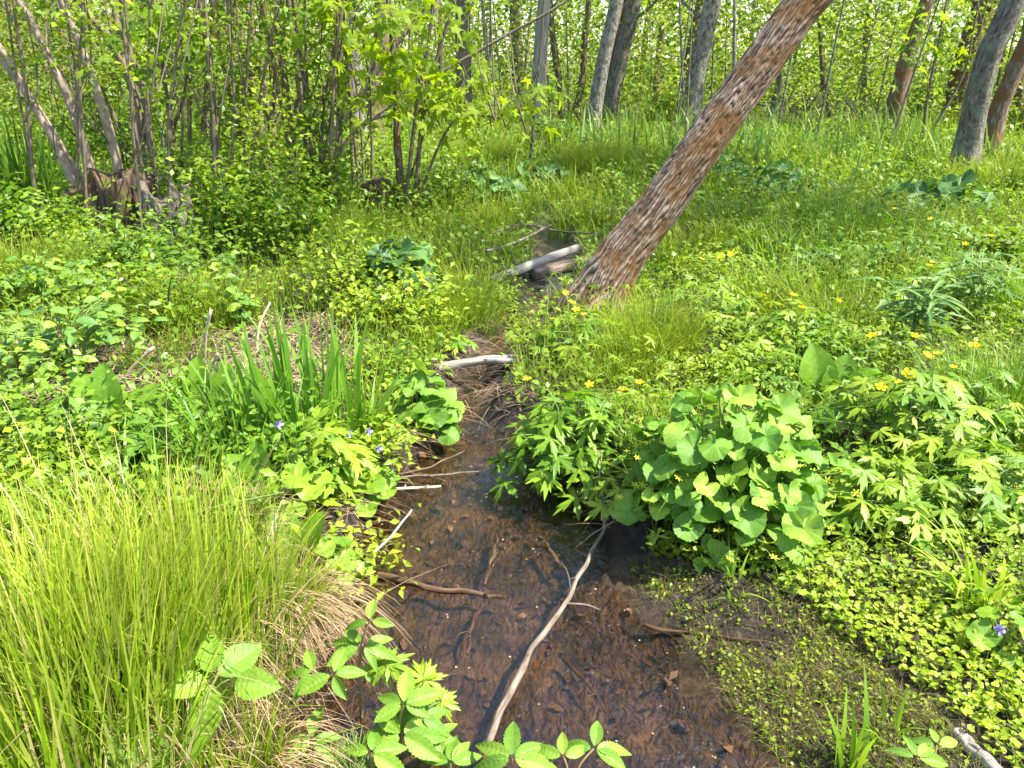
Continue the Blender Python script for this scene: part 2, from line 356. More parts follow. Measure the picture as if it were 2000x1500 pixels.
L_dog = leafmat("ovate_shrub_leaf", [(.09, .20, .03), (.14, .27, .035), (.20, .33, .04), (.27, .38, .03)], .32, 'pinnate', rough=.45, npl=6, vcol=1.5, spec=.35)
L_cab = leafmat("cabbage_leaf", [(.13, .26, .016), (.19, .33, .02)], .45, 'pinnate', rough=.45, npl=8, vcol=1.35, spec=.3)
L_violet = leafmat("violet_heart_leaf", [(.15, .26, .016), (.22, .34, .02), (.13, .25, .02)], .34, 'radial', rough=.45, nv=9, vcol=1.25, spec=.3)
L_lance = leafmat("lance_leaf", [(.06, .15, .025), (.10, .20, .03), (.15, .24, .05)], .3, 'pinnate', rough=.42, npl=1, vcol=1.6, spec=.3)
M_stem = plain("green_stem", (.16, .24, .05), .5); M_stemr = plain("reddish_stem", (.24, .17, .08), .5); M_dry = plain("dry_stalk", (.42, .34, .24), .8)
M_yel = plain("yellow_petal", (.80, .56, .008), .35, .25); M_yelc = plain("flower_centre", (.62, .40, .01), .6); M_seed = plain("seed_star", (.55, .56, .05), .5)
M_vio = plain("violet_petal", (.30, .24, .60), .5, .25); M_whi = plain("white_petal", (.75, .75, .7), .5)

# barks
B_mid = barkmat("coppice_bark", [(.25, (.07, .05, .03)), (.5, (.17, .13, .085)), (.78, (.31, .25, .18))], (40, 10), .6)
B_young = barkmat("young_bark", [(.25, (.16, .12, .08)), (.5, (.30, .23, .16)), (.75, (.42, .34, .25))], (30, 14), .4)
B_dark = barkmat("dark_bark", [(.25, (.05, .04, .028)), (.5, (.14, .11, .075)), (.78, (.28, .23, .17))], (40, 9), .8, moss=(.12, .10, .03), mossamt=.2)
B_grey = barkmat("grey_bark", [(.3, (.04, .032, .024)), (.46, (.14, .115, .09)), (.6, (.27, .235, .19)), (.75, (.46, .42, .36))], (24, 9), 1.0, dist=.04, patch=((.30, .30, .23), 9))
B_brown = barkmat("brown_mossy_bark", [(.25, (.04, .028, .02)), (.5, (.16, .11, .07)), (.75, (.36, .28, .20))], (36, 8), .9, moss=(.17, .07, .02), mossamt=.5)
B_pale = barkmat("weathered_wood", [(.25, (.10, .08, .06)), (.5, (.26, .23, .19)), (.75, (.43, .39, .34))], (50, 3), .5)
B_dgrey = barkmat("mottled_grey_bark", [(.28, (.03, .024, .018)), (.48, (.13, .105, .08)), (.62, (.24, .205, .16)), (.78, (.40, .36, .29))], (26, 9), 1.0, patch=((.19, .21, .14), 5), dist=.05)
B_log = barkmat("log_wood", [(.28, (.05, .035, .024)), (.5, (.17, .125, .09)), (.76, (.36, .29, .22))], (45, 5), .9, moss=(.10, .11, .03), mossamt=.15, dist=.03)
B_stick = barkmat("stick_bark", [(.3, (.05, .037, .026)), (.5, (.16, .125, .092)), (.75, (.30, .25, .195))], (90, 12), .4, dist=.004)
B_wet = barkmat("wet_stick", [(.25, (.03, .018, .01)), (.5, (.085, .05, .026)), (.75, (.17, .11, .06))], (90, 12), .4, rough=.35, dist=.004)
B_stump = barkmat("stump_wood", [(.28, (.02, .014, .01)), (.5, (.11, .075, .05)), (.72, (.25, .19, .14))], (40, 4), 1.0, moss=(.10, .14, .02), mossamt=.25, dist=.04, patch=((.15, .06, .025), 6))
def leanmat():
    m, nt, N, L = nodes("furrowed_bark"); at_ = N("Attribute"); at_.attribute_name = "ridge"
    tc = N("TexCoord"); mp = N("Mapping"); mp.inputs["Scale"].default_value = (90, 16, 1); L(tc.outputs["UV"], mp.inputs[0])
    nz = N("TexNoise"); nz.inputs["Scale"].default_value = 1.2; nz.inputs["Detail"].default_value = 5; nz.inputs["Roughness"].default_value = .7; L(mp.outputs[0], nz.inputs[0])
    s = math_(N, L, 'ADD', math_(N, L, 'MULTIPLY', at_.outputs["Fac"], .8), math_(N, L, 'MULTIPLY_ADD', nz.outputs[0], .9, -.35))
    c = ramp(N, L, s, [(.12, (.022, .014, .009)), (.36, (.075, .045, .027)), (.56, (.15, .097, .06)), (.74, (.25, .175, .12)), (.94, (.42, .335, .26))])
    n3 = N("TexNoise"); n3.inputs["Scale"].default_value = 5; n3.inputs["Detail"].default_value = 6; L(N("NewGeometry").outputs["Position"], n3.inputs[0])
    f = ramp(N, L, n3.outputs[0], [(.47, (0, 0, 0)), (.6, (.7, .7, .7))]); c = mixc(N, L, f, c, (.17, .082, .022))
    P = N("BsdfPrincipled"); L(c, P.inputs["Base Color"]); P.inputs["Roughness"].default_value = .9; P.inputs["Specular IOR Level"].default_value = .15
    b = N("Bump"); b.inputs["Strength"].default_value = .7; b.inputs["Distance"].default_value = .01; L(nz.outputs[0], b.inputs["Height"]); L(b.outputs[0], P.inputs["Normal"])
    o = N("OutputMaterial"); L(P.outputs[0], o.inputs[0]); return m
B_lean = leanmat()
def groundmat():
    m, nt, N, L = nodes("marsh_soil"); pos = N("NewGeometry").outputs["Position"]
    def nz(s, d=6, r=.6):
        q = N("TexNoise"); q.inputs["Scale"].default_value = s; q.inputs["Detail"].default_value = d; q.inputs["Roughness"].default_value = r; L(pos, q.inputs[0]); return q.outputs[0]
    soil = ramp(N, L, nz(22, 9, .8), [(.32, (.016, .012, .009)), (.48, (.05, .037, .028)), (.6, (.12, .088, .066)), (.72, (.26, .20, .155))])
    bed = ramp(N, L, nz(8, 10, .8), [(.3, (.014, .010, .007)), (.42, (.075, .05, .03)), (.53, (.175, .115, .065)), (.63, (.28, .19, .10)), (.75, (.47, .34, .19))])
    sx = N("SeparateXYZ"); L(pos, sx.inputs[0])
    f = ramp(N, L, math_(N, L, 'ADD', sx.outputs[2], math_(N, L, 'MULTIPLY', nz(9), .06)), [(-.0, (1, 1, 1)), (.02, (0, 0, 0))])
    mr = N("MapRange"); mr.inputs[1].default_value = -.10; mr.inputs[2].default_value = -.04; L(math_(N, L, 'ADD', sx.outputs[2], math_(N, L, 'MULTIPLY_ADD', nz(9), .06, -.03)), mr.inputs[0])
    c = mixc(N, L, mr.outputs[0], bed, soil)
    wet = N("MapRange"); wet.inputs[1].default_value = -.095; wet.inputs[2].default_value = -.03; wet.inputs[3].default_value = .5; wet.inputs[4].default_value = 1.0; L(math_(N, L, 'ADD', sx.outputs[2], math_(N, L, 'MULTIPLY_ADD', nz(11), .05, -.025)), wet.inputs[0])
    hsw = N("HueSaturation"); L(c, hsw.inputs["Color"]); L(wet.outputs[0], hsw.inputs["Value"]); uw = N("MapRange"); uw.inputs[1].default_value = -.104; uw.inputs[2].default_value = -.098; L(sx.outputs[2], uw.inputs[0]); c = mixc(N, L, uw.outputs[0], c, hsw.outputs[0])
    far = N("MapRange"); far.inputs[1].default_value = 3.5; far.inputs[2].default_value = 9; L(sx.outputs[1], far.inputs[0])
    green = ramp(N, L, nz(7, 8, .7), [(.35, (.035, .05, .012)), (.6, (.10, .14, .025))])
    c = mixc(N, L, math_(N, L, 'MULTIPLY', far.outputs[0], .8), c, green)
    P = N("BsdfPrincipled"); L(c, P.inputs["Base Color"])
    rg = N("MapRange"); rg.inputs[1].default_value = -.10; rg.inputs[2].default_value = -.02; rg.inputs[3].default_value = .3; rg.inputs[4].default_value = .95; L(sx.outputs[2], rg.inputs[0]); L(rg.outputs[0], P.inputs["Roughness"])
    P.inputs["Specular IOR Level"].default_value = .3
    b = N("Bump"); b.inputs["Strength"].default_value = 1.0; b.inputs["Distance"].default_value = .05; L(nz(34, 9, .8), b.inputs["Height"]); L(b.outputs[0], P.inputs["Normal"])
    o = N("OutputMaterial"); L(P.outputs[0], o.inputs[0]); return m
def watermat():
    m, nt, N, L = nodes("stream_water"); pos = N("NewGeometry").outputs["Position"]
    mp = N("Mapping"); mp.inputs["Scale"].default_value = (1, .45, 1); mp.inputs["Rotation"].default_value = (0, 0, .35); L(pos, mp.inputs[0])
    a = N("TexNoise"); a.inputs["Scale"].default_value = 38; a.inputs["Detail"].default_value = 5; a.inputs["Distortion"].default_value = 1.5; L(mp.outputs[0], a.inputs[0])
    b1 = N("Bump"); b1.inputs["Strength"].default_value = .75; b1.inputs["Distance"].default_value = .02; a2 = N("TexNoise"); a2.inputs["Scale"].default_value = 3.2; a2.inputs["Detail"].default_value = 2; L(pos, a2.inputs[0])
    L(math_(N, L, 'MULTIPLY', a.outputs[0], ramp(N, L, a2.outputs[0], [(.40, (.35, .35, .35)), (.58, (1, 1, 1))])), b1.inputs["Height"])
    T = N("BsdfTransparent"); T.inputs[0].default_value = (.94, .80, .60, 1)
    G = N("BsdfGlossy"); G.inputs["Roughness"].default_value = .035; L(b1.outputs[0], G.inputs["Normal"])
    fr = N("Fresnel"); fr.inputs[0].default_value = 1.6; L(b1.outputs[0], fr.inputs["Normal"])
    M = N("MixShader"); L(math_(N, L, 'MULTIPLY', fr.outputs[0], 1.3), M.inputs[0]); L(T.outputs[0], M.inputs[1]); L(G.outputs[0], M.inputs[2])
    o = N("OutputMaterial"); L(M.outputs[0], o.inputs[0]); return m

# ------------------------------------------------------------------ setting: ground and water
def axis(segs):
    out = []
    for a, b, n in segs: out.append(np.linspace(a, b, n, endpoint=False))
    return np.r_[np.concatenate(out), segs[-1][1]]
gx = axis([(-900, -60, 8), (-60, -10, 25), (-10, -3, 40), (-3, 3, 200), (3, 10, 40), (10, 60, 25), (60, 900, 8)])
gy = axis([(-300, -10, 6), (-10, .5, 16), (.5, 5.5, 190), (5.5, 12, 80), (12, 60, 50), (60, 1500, 14)])
X, Y = np.meshgrid(gx, gy); Z = gz(X, Y); nx = len(gx)
i = np.arange(len(gy) - 1)[:, None] * nx + np.arange(nx - 1)[None]
g = link("ground", mesh("ground", np.stack([X, Y, Z], -1).reshape(-1, 3), np.stack([i, i + 1, i + nx + 1, i + nx], -1).reshape(-1, 4), groundmat()))
g["kind"] = "structure"; g["label"] = "dark wet soil of the marshy wood and muddy stream bed"; g["category"] = "ground"
wx, wy = np.meshgrid(np.linspace(-1.6, 1.9, 40), np.linspace(-.5, 8, 90)); i = np.arange(89)[:, None] * 40 + np.arange(39)[None]
w_ = link("water", mesh("water", np.stack([wx, wy, np.full_like(wx, WATER)], -1).reshape(-1, 3), np.stack([i, i + 1, i + 41, i + 40], -1).reshape(-1, 4), watermat()))
w_["kind"] = "structure"; w_["label"] = "shallow brown stream water with ripples and sky reflections"; w_["category"] = "stream"

# ------------------------------------------------------------------ trees
def crown_mesh(seed, n, R, hh, size, clumps=34):
    g_ = np.random.default_rng(seed); C = g_.normal(0, 1, (clumps, 3)); C /= np.linalg.norm(C, axis=1)[:, None]; C *= (g_.random(clumps) ** .5)[:, None] * np.array([R, R, hh])
    P = C[g_.integers(0, clumps, n)] + g_.normal(0, 1, (n, 3)) * np.array([.42, .42, .28])
    V, Fq, uv = scatter(DIA1, P, rframes(n, .8, g_), g_.uniform(.6, 1.3, n) * size)
    return mesh("crown", V, Fq, G_crown, uv)
CROWNS = [crown_mesh(40 + k, 1700, 2.0, 2.6, .13) for k in range(4)]
def limb_parts(P, r0, r1, sides=10, bump=.12, n=None, seed=0):
    n = n or max(6, int(len(P) * 5)); Q = spline(P, n); return tube(Q, np.linspace(r0, r1, n), sides, bump, seed)
def forest_tree(name, label, pts, w0, w1, bark, Y=None, height=11, crown=True, crowns=1, group="tree trunks standing across the marshy wood", branches=1, lean=None, flare=1.85):
    """pts: image points bottom to top of the visible trunk, standing at the ground under pts[0]; widths in image px"""
    b = on(*pts[0]) if Y is None else atY(pts[0][0], pts[0][1], Y)
    if Y is not None: b[2] = gzs(b[0], b[1])
    D = b[1]; P = [atY(px, py, D) for px, py in pts]; P[0] = b
    dep = (np.array(b) - [0, 0, H]) @ FW; k = dep / F / 2
    d = nrm(P[-1] - P[-2]); d = nrm(d * .75 + np.array([0, 0, .25]))
    top = P[-1].copy(); zt = top[2]
    for q in range(3): 
        top = top + d * (height - zt) / 3 / max(.4, d[2]); d = nrm(d + np.array([U(-.08, .08), U(-.08, .08), .1])); P.append(top.copy())
    P = np.array(P); o = thing(name, label, "tree", b, group)
    n = 26; Q = spline(P, n) - b; zz = Q[:, 2]
    r = np.interp(zz, [0, max(.5, zt), height], [w0 * k, w1 * k, w1 * k * .3]) * (1 + (flare - 1) * np.exp(-np.maximum(0, zz) / .22))
    Q[0, 2] -= .15
    t = tubes("trunk", [tube(Q, r, 18, .24, seed=U(0, 50))], bark, o)
    lst = []
    for q in range(branches + 3):
        f = U(.45, .95); p0 = Q[int(f * (n - 1))]; a = U(0, 6.28); ln = U(.8, 2.0)
        lst.append(limb_parts([p0, p0 + np.array([math.cos(a) * ln * .5, math.sin(a) * ln * .5, ln * .35]), p0 + np.array([math.cos(a) * ln, math.sin(a) * ln, ln * .9])], w1 * k * .3, .01, 6, 0, 8))
    tubes("limbs", lst, bark, o)
    if crown:
        for q in range(crowns): link("crown", random.choice(CROWNS), o, Matrix.Translation(Vector(Q[-1] - np.array([U(-.8, .8) * (crowns > 1), U(-.8, .8) * (crowns > 1), 1.2]))) @ Matrix.Rotation(U(0, 6.28), 4, 'Z') @ Matrix.Scale(U(.8, 1.1), 4))
    return o

# the big leaning trunk with real furrows
def leaning_tree():
    b = on(1160, 612); Y0 = b[1] + .05
    pts = [(1150, 640), (1163, 590), (1215, 500), (1290, 400), (1360, 300), (1425, 210), (1490, 120), (1560, 20), (1660, -110)]
    P = [atY(px, py, Y0 + .02 * k) for k, (px, py) in enumerate(pts)]
    o = thing("leaning_tree", "thick leaning tree with furrowed pale and rust bark at the stream", "tree", b)
    d = nrm(P[-1] - P[-2])
    for q in range(4): d = nrm(d + np.array([-.05, .03, .16])); P.append(P[-1] + d * 1.5)
    nl, ns = 540, 150
    Q = spline(P, nl) - b; L = np.r_[0, np.cumsum(np.linalg.norm(np.diff(Q, axis=0), axis=1))]
    T = np.gradient(Q, axis=0); T /= np.linalg.norm(T, axis=1)[:, None]; ref = np.array([0, -1., 0]); N_ = ref - (T @ ref)[:, None] * T; N_ /= np.linalg.norm(N_, axis=1)[:, None]; B_ = np.cross(T, N_)
    a = np.arange(ns) / ns * 2 * np.pi
    rad = np.interp(L, [0, .25, .6, 1.5, 2.6, 9], [.19, .155, .130, .108, .096, .036])
    cells = 38
    th = a[None] / (2 * np.pi)
    w1_ = vn3(np.cos(a)[None] * 2.2 + 10, L[:, None] * 4.2 + np.sin(a)[None] * 2.2 + 10) - .5; w2_ = vn2(np.cos(a)[None] * 5 + 30, L[:, None] * 11 + np.sin(a)[None] * 5) - .5
    uu = th * cells + 2.6 * w1_ + 1.1 * w2_
    ridge = np.abs(np.sin(np.pi * uu)) ** .75
    brk = vn1(th * 44 + 0 * uu, L[:, None] * 13 + 0 * uu, 44); n3_ = vn3(th * 110 + 0 * uu, L[:, None] * 48 + 0 * uu, 110)
    hgt = np.clip(ridge * (.62 + .6 * sstep(.2, .6, brk)) * .66 + .34 * n3_, 0, 1.1)
    big = vn2(np.cos(a)[None] * 1.3 + 20, L[:, None] * 1.3 + np.sin(a)[None] * 1.3) - .5
    ro = rad[:, None] * (1 + .10 * big) + .015 * (hgt - .5) * np.clip(rad / .14, .4, 1)[:, None]
    flare = np.exp(-L / .14)[:, None] * .05 * (1 + np.cos(a * 5 + 1))[None]; ro = ro + flare
    V = Q[:, None] + ro[..., None] * (np.cos(a)[None, :, None] * N_[:, None] + np.sin(a)[None, :, None] * B_[:, None])
    uv = np.stack([np.broadcast_to(a / (2 * np.pi), ro.shape), np.broadcast_to(L[:, None], ro.shape)], -1)
    i = np.arange(nl - 1)[:, None] * ns; j = np.arange(ns)[None]; k = (j + 1) % ns
    Fq = np.stack([i + j, i + k, i + ns + k, i + ns + j], -1).reshape(-1, 4)
    link("trunk", mesh("trunk", V.reshape(-1, 3), Fq, B_lean, uv.reshape(-1, 2), attr=hgt.ravel()), o)
    lst = []; tp = Q[-1]
    for q in range(6):
        p0 = Q[int(nl * (.72 + .045 * q))]; an = q * 2.2; ln = U(1.2, 2.0)
        lst.append(limb_parts([p0, p0 + np.array([math.cos(an) * ln * .5, math.sin(an) * ln * .5, .5]), p0 + np.array([math.cos(an) * ln, math.sin(an) * ln, 1.5])], .05, .012, 7, 0, 9))
    tubes("limbs", lst, B_brown, o)
    for q, off in enumerate([(0, 0, .6)]):
        link("crown", CROWNS[q], o, Matrix.Translation(Vector(tp + np.array(off))) @ Matrix.Scale(.9, 4))
leaning_tree()

FT = [  # label, points, w0, w1, bark, forks
 ("wide grey lichened trunk, left of the close pair near the right edge", [(1880, 352), (1905, 230), (1935, 110), (1985, 0)], 48, 42, B_dgrey, True),
 ("brown mossy trunk, right of the close pair, slanting out of frame", [(1925, 322), (1945, 230), (1985, 130), (2040, 0)], 38, 32, B_brown, False),
 ("slender dark red-brown trunk bending beside the reeds", [(1738, 268), (1752, 190), (1778, 90), (1812, 0)], 30, 24, B_brown, True),
 ("rust-stained leaning trunk between the slender red-brown trunk and the close pair", [(1860, 245), (1873, 160), (1900, 70), (1925, 0)], 42, 38, B_brown, True),
 ("pale speckled grey trunk just behind the leaning tree", [(1345, 262), (1357, 180), (1375, 80), (1392, 0)], 35, 29, B_grey, True),
 ("thin dark trunk left of the pale speckled one", [(1328, 240), (1340, 150), (1355, 60), (1368, 0)], 18, 14, B_dark, True),
 ("front grey trunk of the leaning trio beyond the sedge", [(1153, 268), (1165, 190), (1184, 90), (1204, 0)], 31, 25, B_grey, True),
 ("middle shaded trunk of the leaning trio", [(1174, 252), (1186, 170), (1205, 80), (1228, 0)], 22, 18, B_brown, False),
 ("right mottled trunk of the leaning trio with side twig", [(1184, 256), (1198, 180), (1218, 90), (1240, 0)], 26, 24, B_dgrey, True),
 ("thin knotty trunk alone before the green wood", [(1278, 215), (1284, 140), (1292, 60), (1300, 0)], 14, 11, B_brown, True),
 ("ivy-dark straight trunk left of the white snag", [(1010, 215), (1010, 130), (1007, 60), (1006, 0)], 22, 18, B_dark, True),
 ("dark upright trunk behind the maple leaves", [(908, 262), (906, 180), (903, 80), (905, 0)], 30, 24, B_dark, True),
 ("thick grey trunk with pale scar behind the maple branches", [(697, 318), (695, 220), (685, 110), (680, 0)], 44, 40, B_grey, True),
 ("dark trunk right of the thick scarred one", [(735, 300), (735, 210), (745, 100), (750, 0)], 38, 30, B_brown, True),
 ("far thin grey trunk left of the leaning trio", [(1122, 235), (1138, 150), (1142, 80), (1150, 0)], 14, 10, B_dark, False),
 ("far slim trunk between the trio and the thin knotty one", [(1250, 190), (1256, 120), (1262, 50), (1268, 0)], 10, 8, B_dark, False),
 ("short pale sapling trunk at the reed edge", [(1504, 250), (1512, 210), (1522, 160), (1530, 60)], 16, 10, B_grey, False),
 ("thin tilted dark pole near the brushwood heap", [(1630, 245), (1612, 190), (1605, 120), (1600, 0)], 9, 7, B_dark, False),
 ("upright dark pole amid the right thicket", [(1685, 240), (1688, 150), (1692, 60), (1700, 0)], 10, 8, B_dark, False),
 ("far straight pole above the reeds, leftmost of the right wood", [(1462, 215), (1466, 120), (1470, 40), (1474, 0)], 9, 7, B_dark, False),
 ("thin far trunk left of the dark upright trunk", [(862, 240), (860, 150), (858, 60), (856, 0)], 12, 9, B_dark, False),
 ("slim dark trunk behind the left coppice leaves", [(395, 262), (388, 170), (372, 70), (360, 0)], 16, 13, B_dark, True),
 ("far grey trunk above the left sword leaves", [(60, 262), (50, 170), (38, 80), (30, 0)], 16, 13, B_dark, False),
 ("slim far trunk right of the white snag", [(1098, 240), (1092, 160), (1080, 80), (1074, 0)], 13, 10, B_dark, False),
 ("far trunk at the right edge behind the close pair", [(1985, 262), (1992, 180), (2003, 90), (2015, 0)], 18, 15, B_brown, False),
]
for lb, pts, w0, w1, bk, cr in FT: forest_tree("forest_tree", lb, pts, w0, w1, bk, crown=cr)

for lb, x_, y_ in [("tall tree right of the view shading the meadow", 9.2, 6.2), ("tall tree right behind the shaded meadow", 7.2, 8.6)]:
    z_ = gzs(x_, y_); qx, qy = proj(np.array([[x_, y_, z_]])); forest_tree("forest_tree", lb, [(float(qx[0]), float(qy[0])), (float(qx[0]) + 30, float(qy[0]) - 150)], 50, 44, B_grey, Y=y_, height=9, crowns=2)

# white dead snag with its fallen bark
b = on(1052, 262)
o = thing("dead_snag", "bare white dead snag standing in mid wood", "dead tree", b)
P = [atY(px, py, b[1]) - b for px, py in [(1048, 285), (1050, 200), (1055, 110), (1062, 20), (1066, -60), (1068, -130)]]
Q = spline(P, 40); tubes("trunk", [tube(Q, np.linspace(.155, .12, 40) , 18, .10, 3)], B_pale, o)
tubes("limbs", [limb_parts([Q[30], Q[30] + [.2, 0, .2], Q[30] + [.45, .1, .6]], .05, .02, 7, .1, 8)], B_pale, o)

# coppice stems and saplings: each clump one thing, each stem a part
def clump(name, label, base, stems, bark, Ywig=.25, group=None, extra=0, cat="coppice", leaves=0, lmat=None, lsize=.065):
    b = on(*base); o = thing(name, label, cat, b, group); pts_ = []
    for st in stems:
        pts, w0, w1 = st[:3]; bk = st[3] if len(st) > 3 else bark
        Y = b[1] + U(-Ywig, Ywig); P = [atY(px, py, Y) for px, py in pts]
        d = nrm(P[-1] - P[-2])
        if P[-1][2] > 1.9 or d[2] > .6:
            for q in range(2): d = nrm(d + np.array([U(-.1, .1), U(-.1, .1), .15])); P.append(P[-1] + d * 1.1)
        P[0][2] = min(P[0][2], gzs(P[0][0], P[0][1]) + .02) if st[-1] != 'up' else P[0][2]
        k = ((P[0] - [0, 0, H]) @ FW) / F / 2; n = 8 * len(P); Q = spline(np.array(P) - b, n)
        Q = Q + np.stack([.02 * (vn1(np.linspace(0, 9, n) + U(0, 50), np.full(n, U(0, 50))) - .5), np.zeros(n), np.zeros(n)], 1)
        tubes("stem", [tube(Q, np.linspace(w0, w1 * .6, n) * k, 9, .12, U(0, 60))], bk, o); pts_.append(Q[n // 4:])
    lst = []
    for q in range(extra):                                  # fine twigs
        pts = stems[q % len(stems)][0]; px, py = pts[random.randrange(1, len(pts))]; Y = b[1] + U(-.3, .3)
        p0 = atY(px + U(-20, 20), py + U(-20, 60), Y) - b; dx = U(-.5, .6); ln = U(.4, .9)
        lst.append(tube(spline([p0, p0 + [dx * ln * .5, U(-.2, .2), ln * .45], p0 + [dx * ln, U(-.3, .3), ln * 1.4]], 7), np.linspace(.010, .004, 7), 5))
    if lst: tubes("twigs", lst, B_mid, o)
    if leaves:
        A = np.vstack(pts_); C = A[rng.integers(0, len(A), leaves // 14)] + rng.normal(0, .16, (leaves // 14, 3)); P = C[rng.integers(0, len(C), leaves)] + rng.normal(0, .07, (leaves, 3)) * [1.2, 1.2, .6]
        V, Fq, uv = scatter(DIA1, P, rframes(leaves, .6), rng.uniform(.6, 1.4, leaves) * lsize); f = link("foliage", mesh("foliage", V, Fq, lmat, uv), o); f["kind"] = "stuff"
    return o, b
clump("coppice_stems", "beige slanting stems rising from the rotten left stump", (225, 440), [
    ([(200, 400), (150, 240), (95, 110), (35, 0)], 20, 15), ([(268, 455), (242, 380), (205, 230), (165, 110), (118, 0)], 20, 16),
    ([(190, 345), (80, 225), (0, 108), (-60, 20)], 15, 11), ([(168, 405), (110, 285), (55, 190), (0, 90), (-50, 10)], 15, 10)], B_young, .12, extra=10)
clump("coppice_stems", "dark stems fanning behind the rotten left stump", (300, 372), [
    ([(285, 330), (262, 180), (215, 80), (155, 0)], 20, 15), ([(296, 340), (280, 180), (240, 70), (215, 0)], 13, 9),
    ([(395, 340), (400, 230), (408, 110), (418, 0)], 13, 9), ([(350, 350), (325, 180), (290, 40), (280, 0)], 9, 7),
    ([(362, 345), (370, 200), (355, 80), (345, 0)], 9, 7), ([(272, 350), (205, 190), (120, 60), (90, 0)], 8, 6), ([(320, 350), (345, 230), (400, 100), (440, 0)], 7, 5)], B_mid, .35, extra=36)
clump("coppice_stems", "tall brown stems bunched left of the maple sapling", (560, 372), [
    ([(523, 345), (505, 230), (480, 110), (455, 0)], 19, 14), ([(545, 355), (525, 220), (500, 90), (480, 0)], 16, 12),
    ([(536, 395), (535, 270), (538, 130), (548, 0)], 13, 10), ([(578, 350), (560, 210), (552, 110), (550, 0)], 17, 13),
    ([(612, 345), (597, 240), (583, 130), (565, 0)], 22, 15), ([(488, 350), (455, 210), (430, 100), (425, 0)], 10, 8), ([(560, 380), (575, 220), (610, 90), (640, 0)], 8, 6),
    ([(620, 350), (640, 290), (735, 140), (845, -10)], 13, 9), ([(615, 350), (660, 290), (800, 180), (960, 85), (1110, 0)], 8, 5), ([(500, 360), (470, 250), (500, 130), (520, 0)], 7, 5)], B_mid, .35, extra=36)
def fan(x0, x1, ytop, n, w, yb):                            # many thin stems fanning up from one stool
    out = []
    for q in range(n):
        xb = U(x0, x1); xt = xb + (xb - (x0 + x1) / 2) * .8 + U(-60, 60); yb_ = yb + U(-15, 15); xm = (xb + xt) / 2 + U(-18, 18)
        out.append(([(xb, yb_), (xm, (yb_ + ytop) / 2), (xt, ytop)], U(.7, 1.3) * w, U(.5, .8) * w))
    return out
clump("coppice_stems", "thin crowded shoots between rotten stump and brown stems", (440, 455), fan(385, 500, -10, 7, 7, 430), B_mid, .3, extra=14, leaves=1500, lmat=G_herb)
clump("coppice_stems", "thin crowded shoots before the tall brown stems", (600, 440), fan(545, 655, -10, 8, 7, 415), B_mid, .3, extra=14, leaves=1700, lmat=G_cover)
clump("coppice_stems", "thin shoots at the left edge among sword leaves", (130, 470), fan(40, 160, -10, 4, 6, 400), B_mid, .3, extra=6, leaves=1000, lmat=G_herb)
clump("coppice_stems", "thin shoots beside the shaded maple shoot", (310, 480), fan(265, 370, -10, 4, 6, 420), B_mid, .3, extra=6, leaves=1000, lmat=G_cover)
clump("coppice_stems", "thin shoots right of the maple sapling", (700, 400), fan(665, 745, -10, 5, 6, 380), B_mid, .3, extra=8, leaves=1000, lmat=G_cover)
# maple sapling with individually built leaves
MAPLE = [mesh("maple_leaf", *(lambda t: (t[0], t[1]))(T := lobed([-125, -62, 0, 62, 125], [.42, .82, 1.0, .82, .42], .52, .40, ph, 60, 3, .28)), L_maple, T[2]) for ph in (0, 2, 4)]
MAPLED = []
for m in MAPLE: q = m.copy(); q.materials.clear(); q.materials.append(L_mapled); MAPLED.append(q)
def hang_leaves(o, b, centres, n, spread, size, meshes, dY=0.):
    lst = []
    for q in range(n):
        cx, cy_, Y = random.choice(centres); p = atY(cx + random.gauss(0, spread), cy_ + random.gauss(0, spread * .55), Y + random.gauss(0, .22)) - b
        a = U(0, 6.28); d = np.array([math.cos(a), math.sin(a), U(-1.1, -.2)]); nn = np.array([random.gauss(0, .45), random.gauss(-.25, .45), 1.0])
        s = size * U(.6, 1.15); link("leaf", random.choice(meshes), o, mat4(p, frame(d, nn), s))
        lst.append(tube(spline([p, p - nrm(d) * .05, p - nrm(d) * .11 + [0, 0, .05]], 4), [.0015] * 4, 4))
    tubes("leaf_stalks", lst, M_stem, o)
o, b = clump("maple_sapling", "two-stemmed sapling with glowing yellow-green maple leaves", (790, 430), [
    ([(788, 440), (780, 330), (776, 240), (770, 120), (760, 0)], 17, 11, B_brown), ([(812, 425), (818, 300), (835, 180), (870, 60), (890, 0)], 10, 7), ([(782, 320), (815, 190), (835, 90), (845, 0)], 8, 6),
    ([(640, 300), (690, 255), (860, 212), (975, 205)], 7, 5, B_young), ([(795, 330), (880, 245), (960, 228), (1010, 240)], 6, 4)], B_dark, .1, extra=24, cat="sapling")
Y0 = b[1]
hang_leaves(o, b, [(700, 40, Y0 - .6), (660, 90, Y0 - .5), (760, 60, Y0 - .8), (640, 30, Y0 - .4), (720, 130, Y0 - .5), (790, 130, Y0 - .6), (820, 30, Y0 - .9), (870, 170, Y0 - .3), (900, 130, Y0 - .3),
     (930, 190, Y0 - .2), (860, 210, Y0), (970, 190, Y0), (700, 200, Y0 - .2), (800, 210, Y0 - .4), (900, 240, Y0), (760, 180, Y0 - .4), (1000, 215, Y0 + .1), (890, 20, Y0 - .5)], 300, 52, .14, MAPLE)
o, b = clump("maple_sapling", "spindly maple shoot with shaded green leaves at upper left", (345, 400), [
    ([(345, 410), (335, 280), (318, 130), (300, 0)], 8, 6), ([(335, 300), (360, 180), (385, 60), (395, 0)], 6, 4)], B_dark, .1, extra=8, cat="sapling")
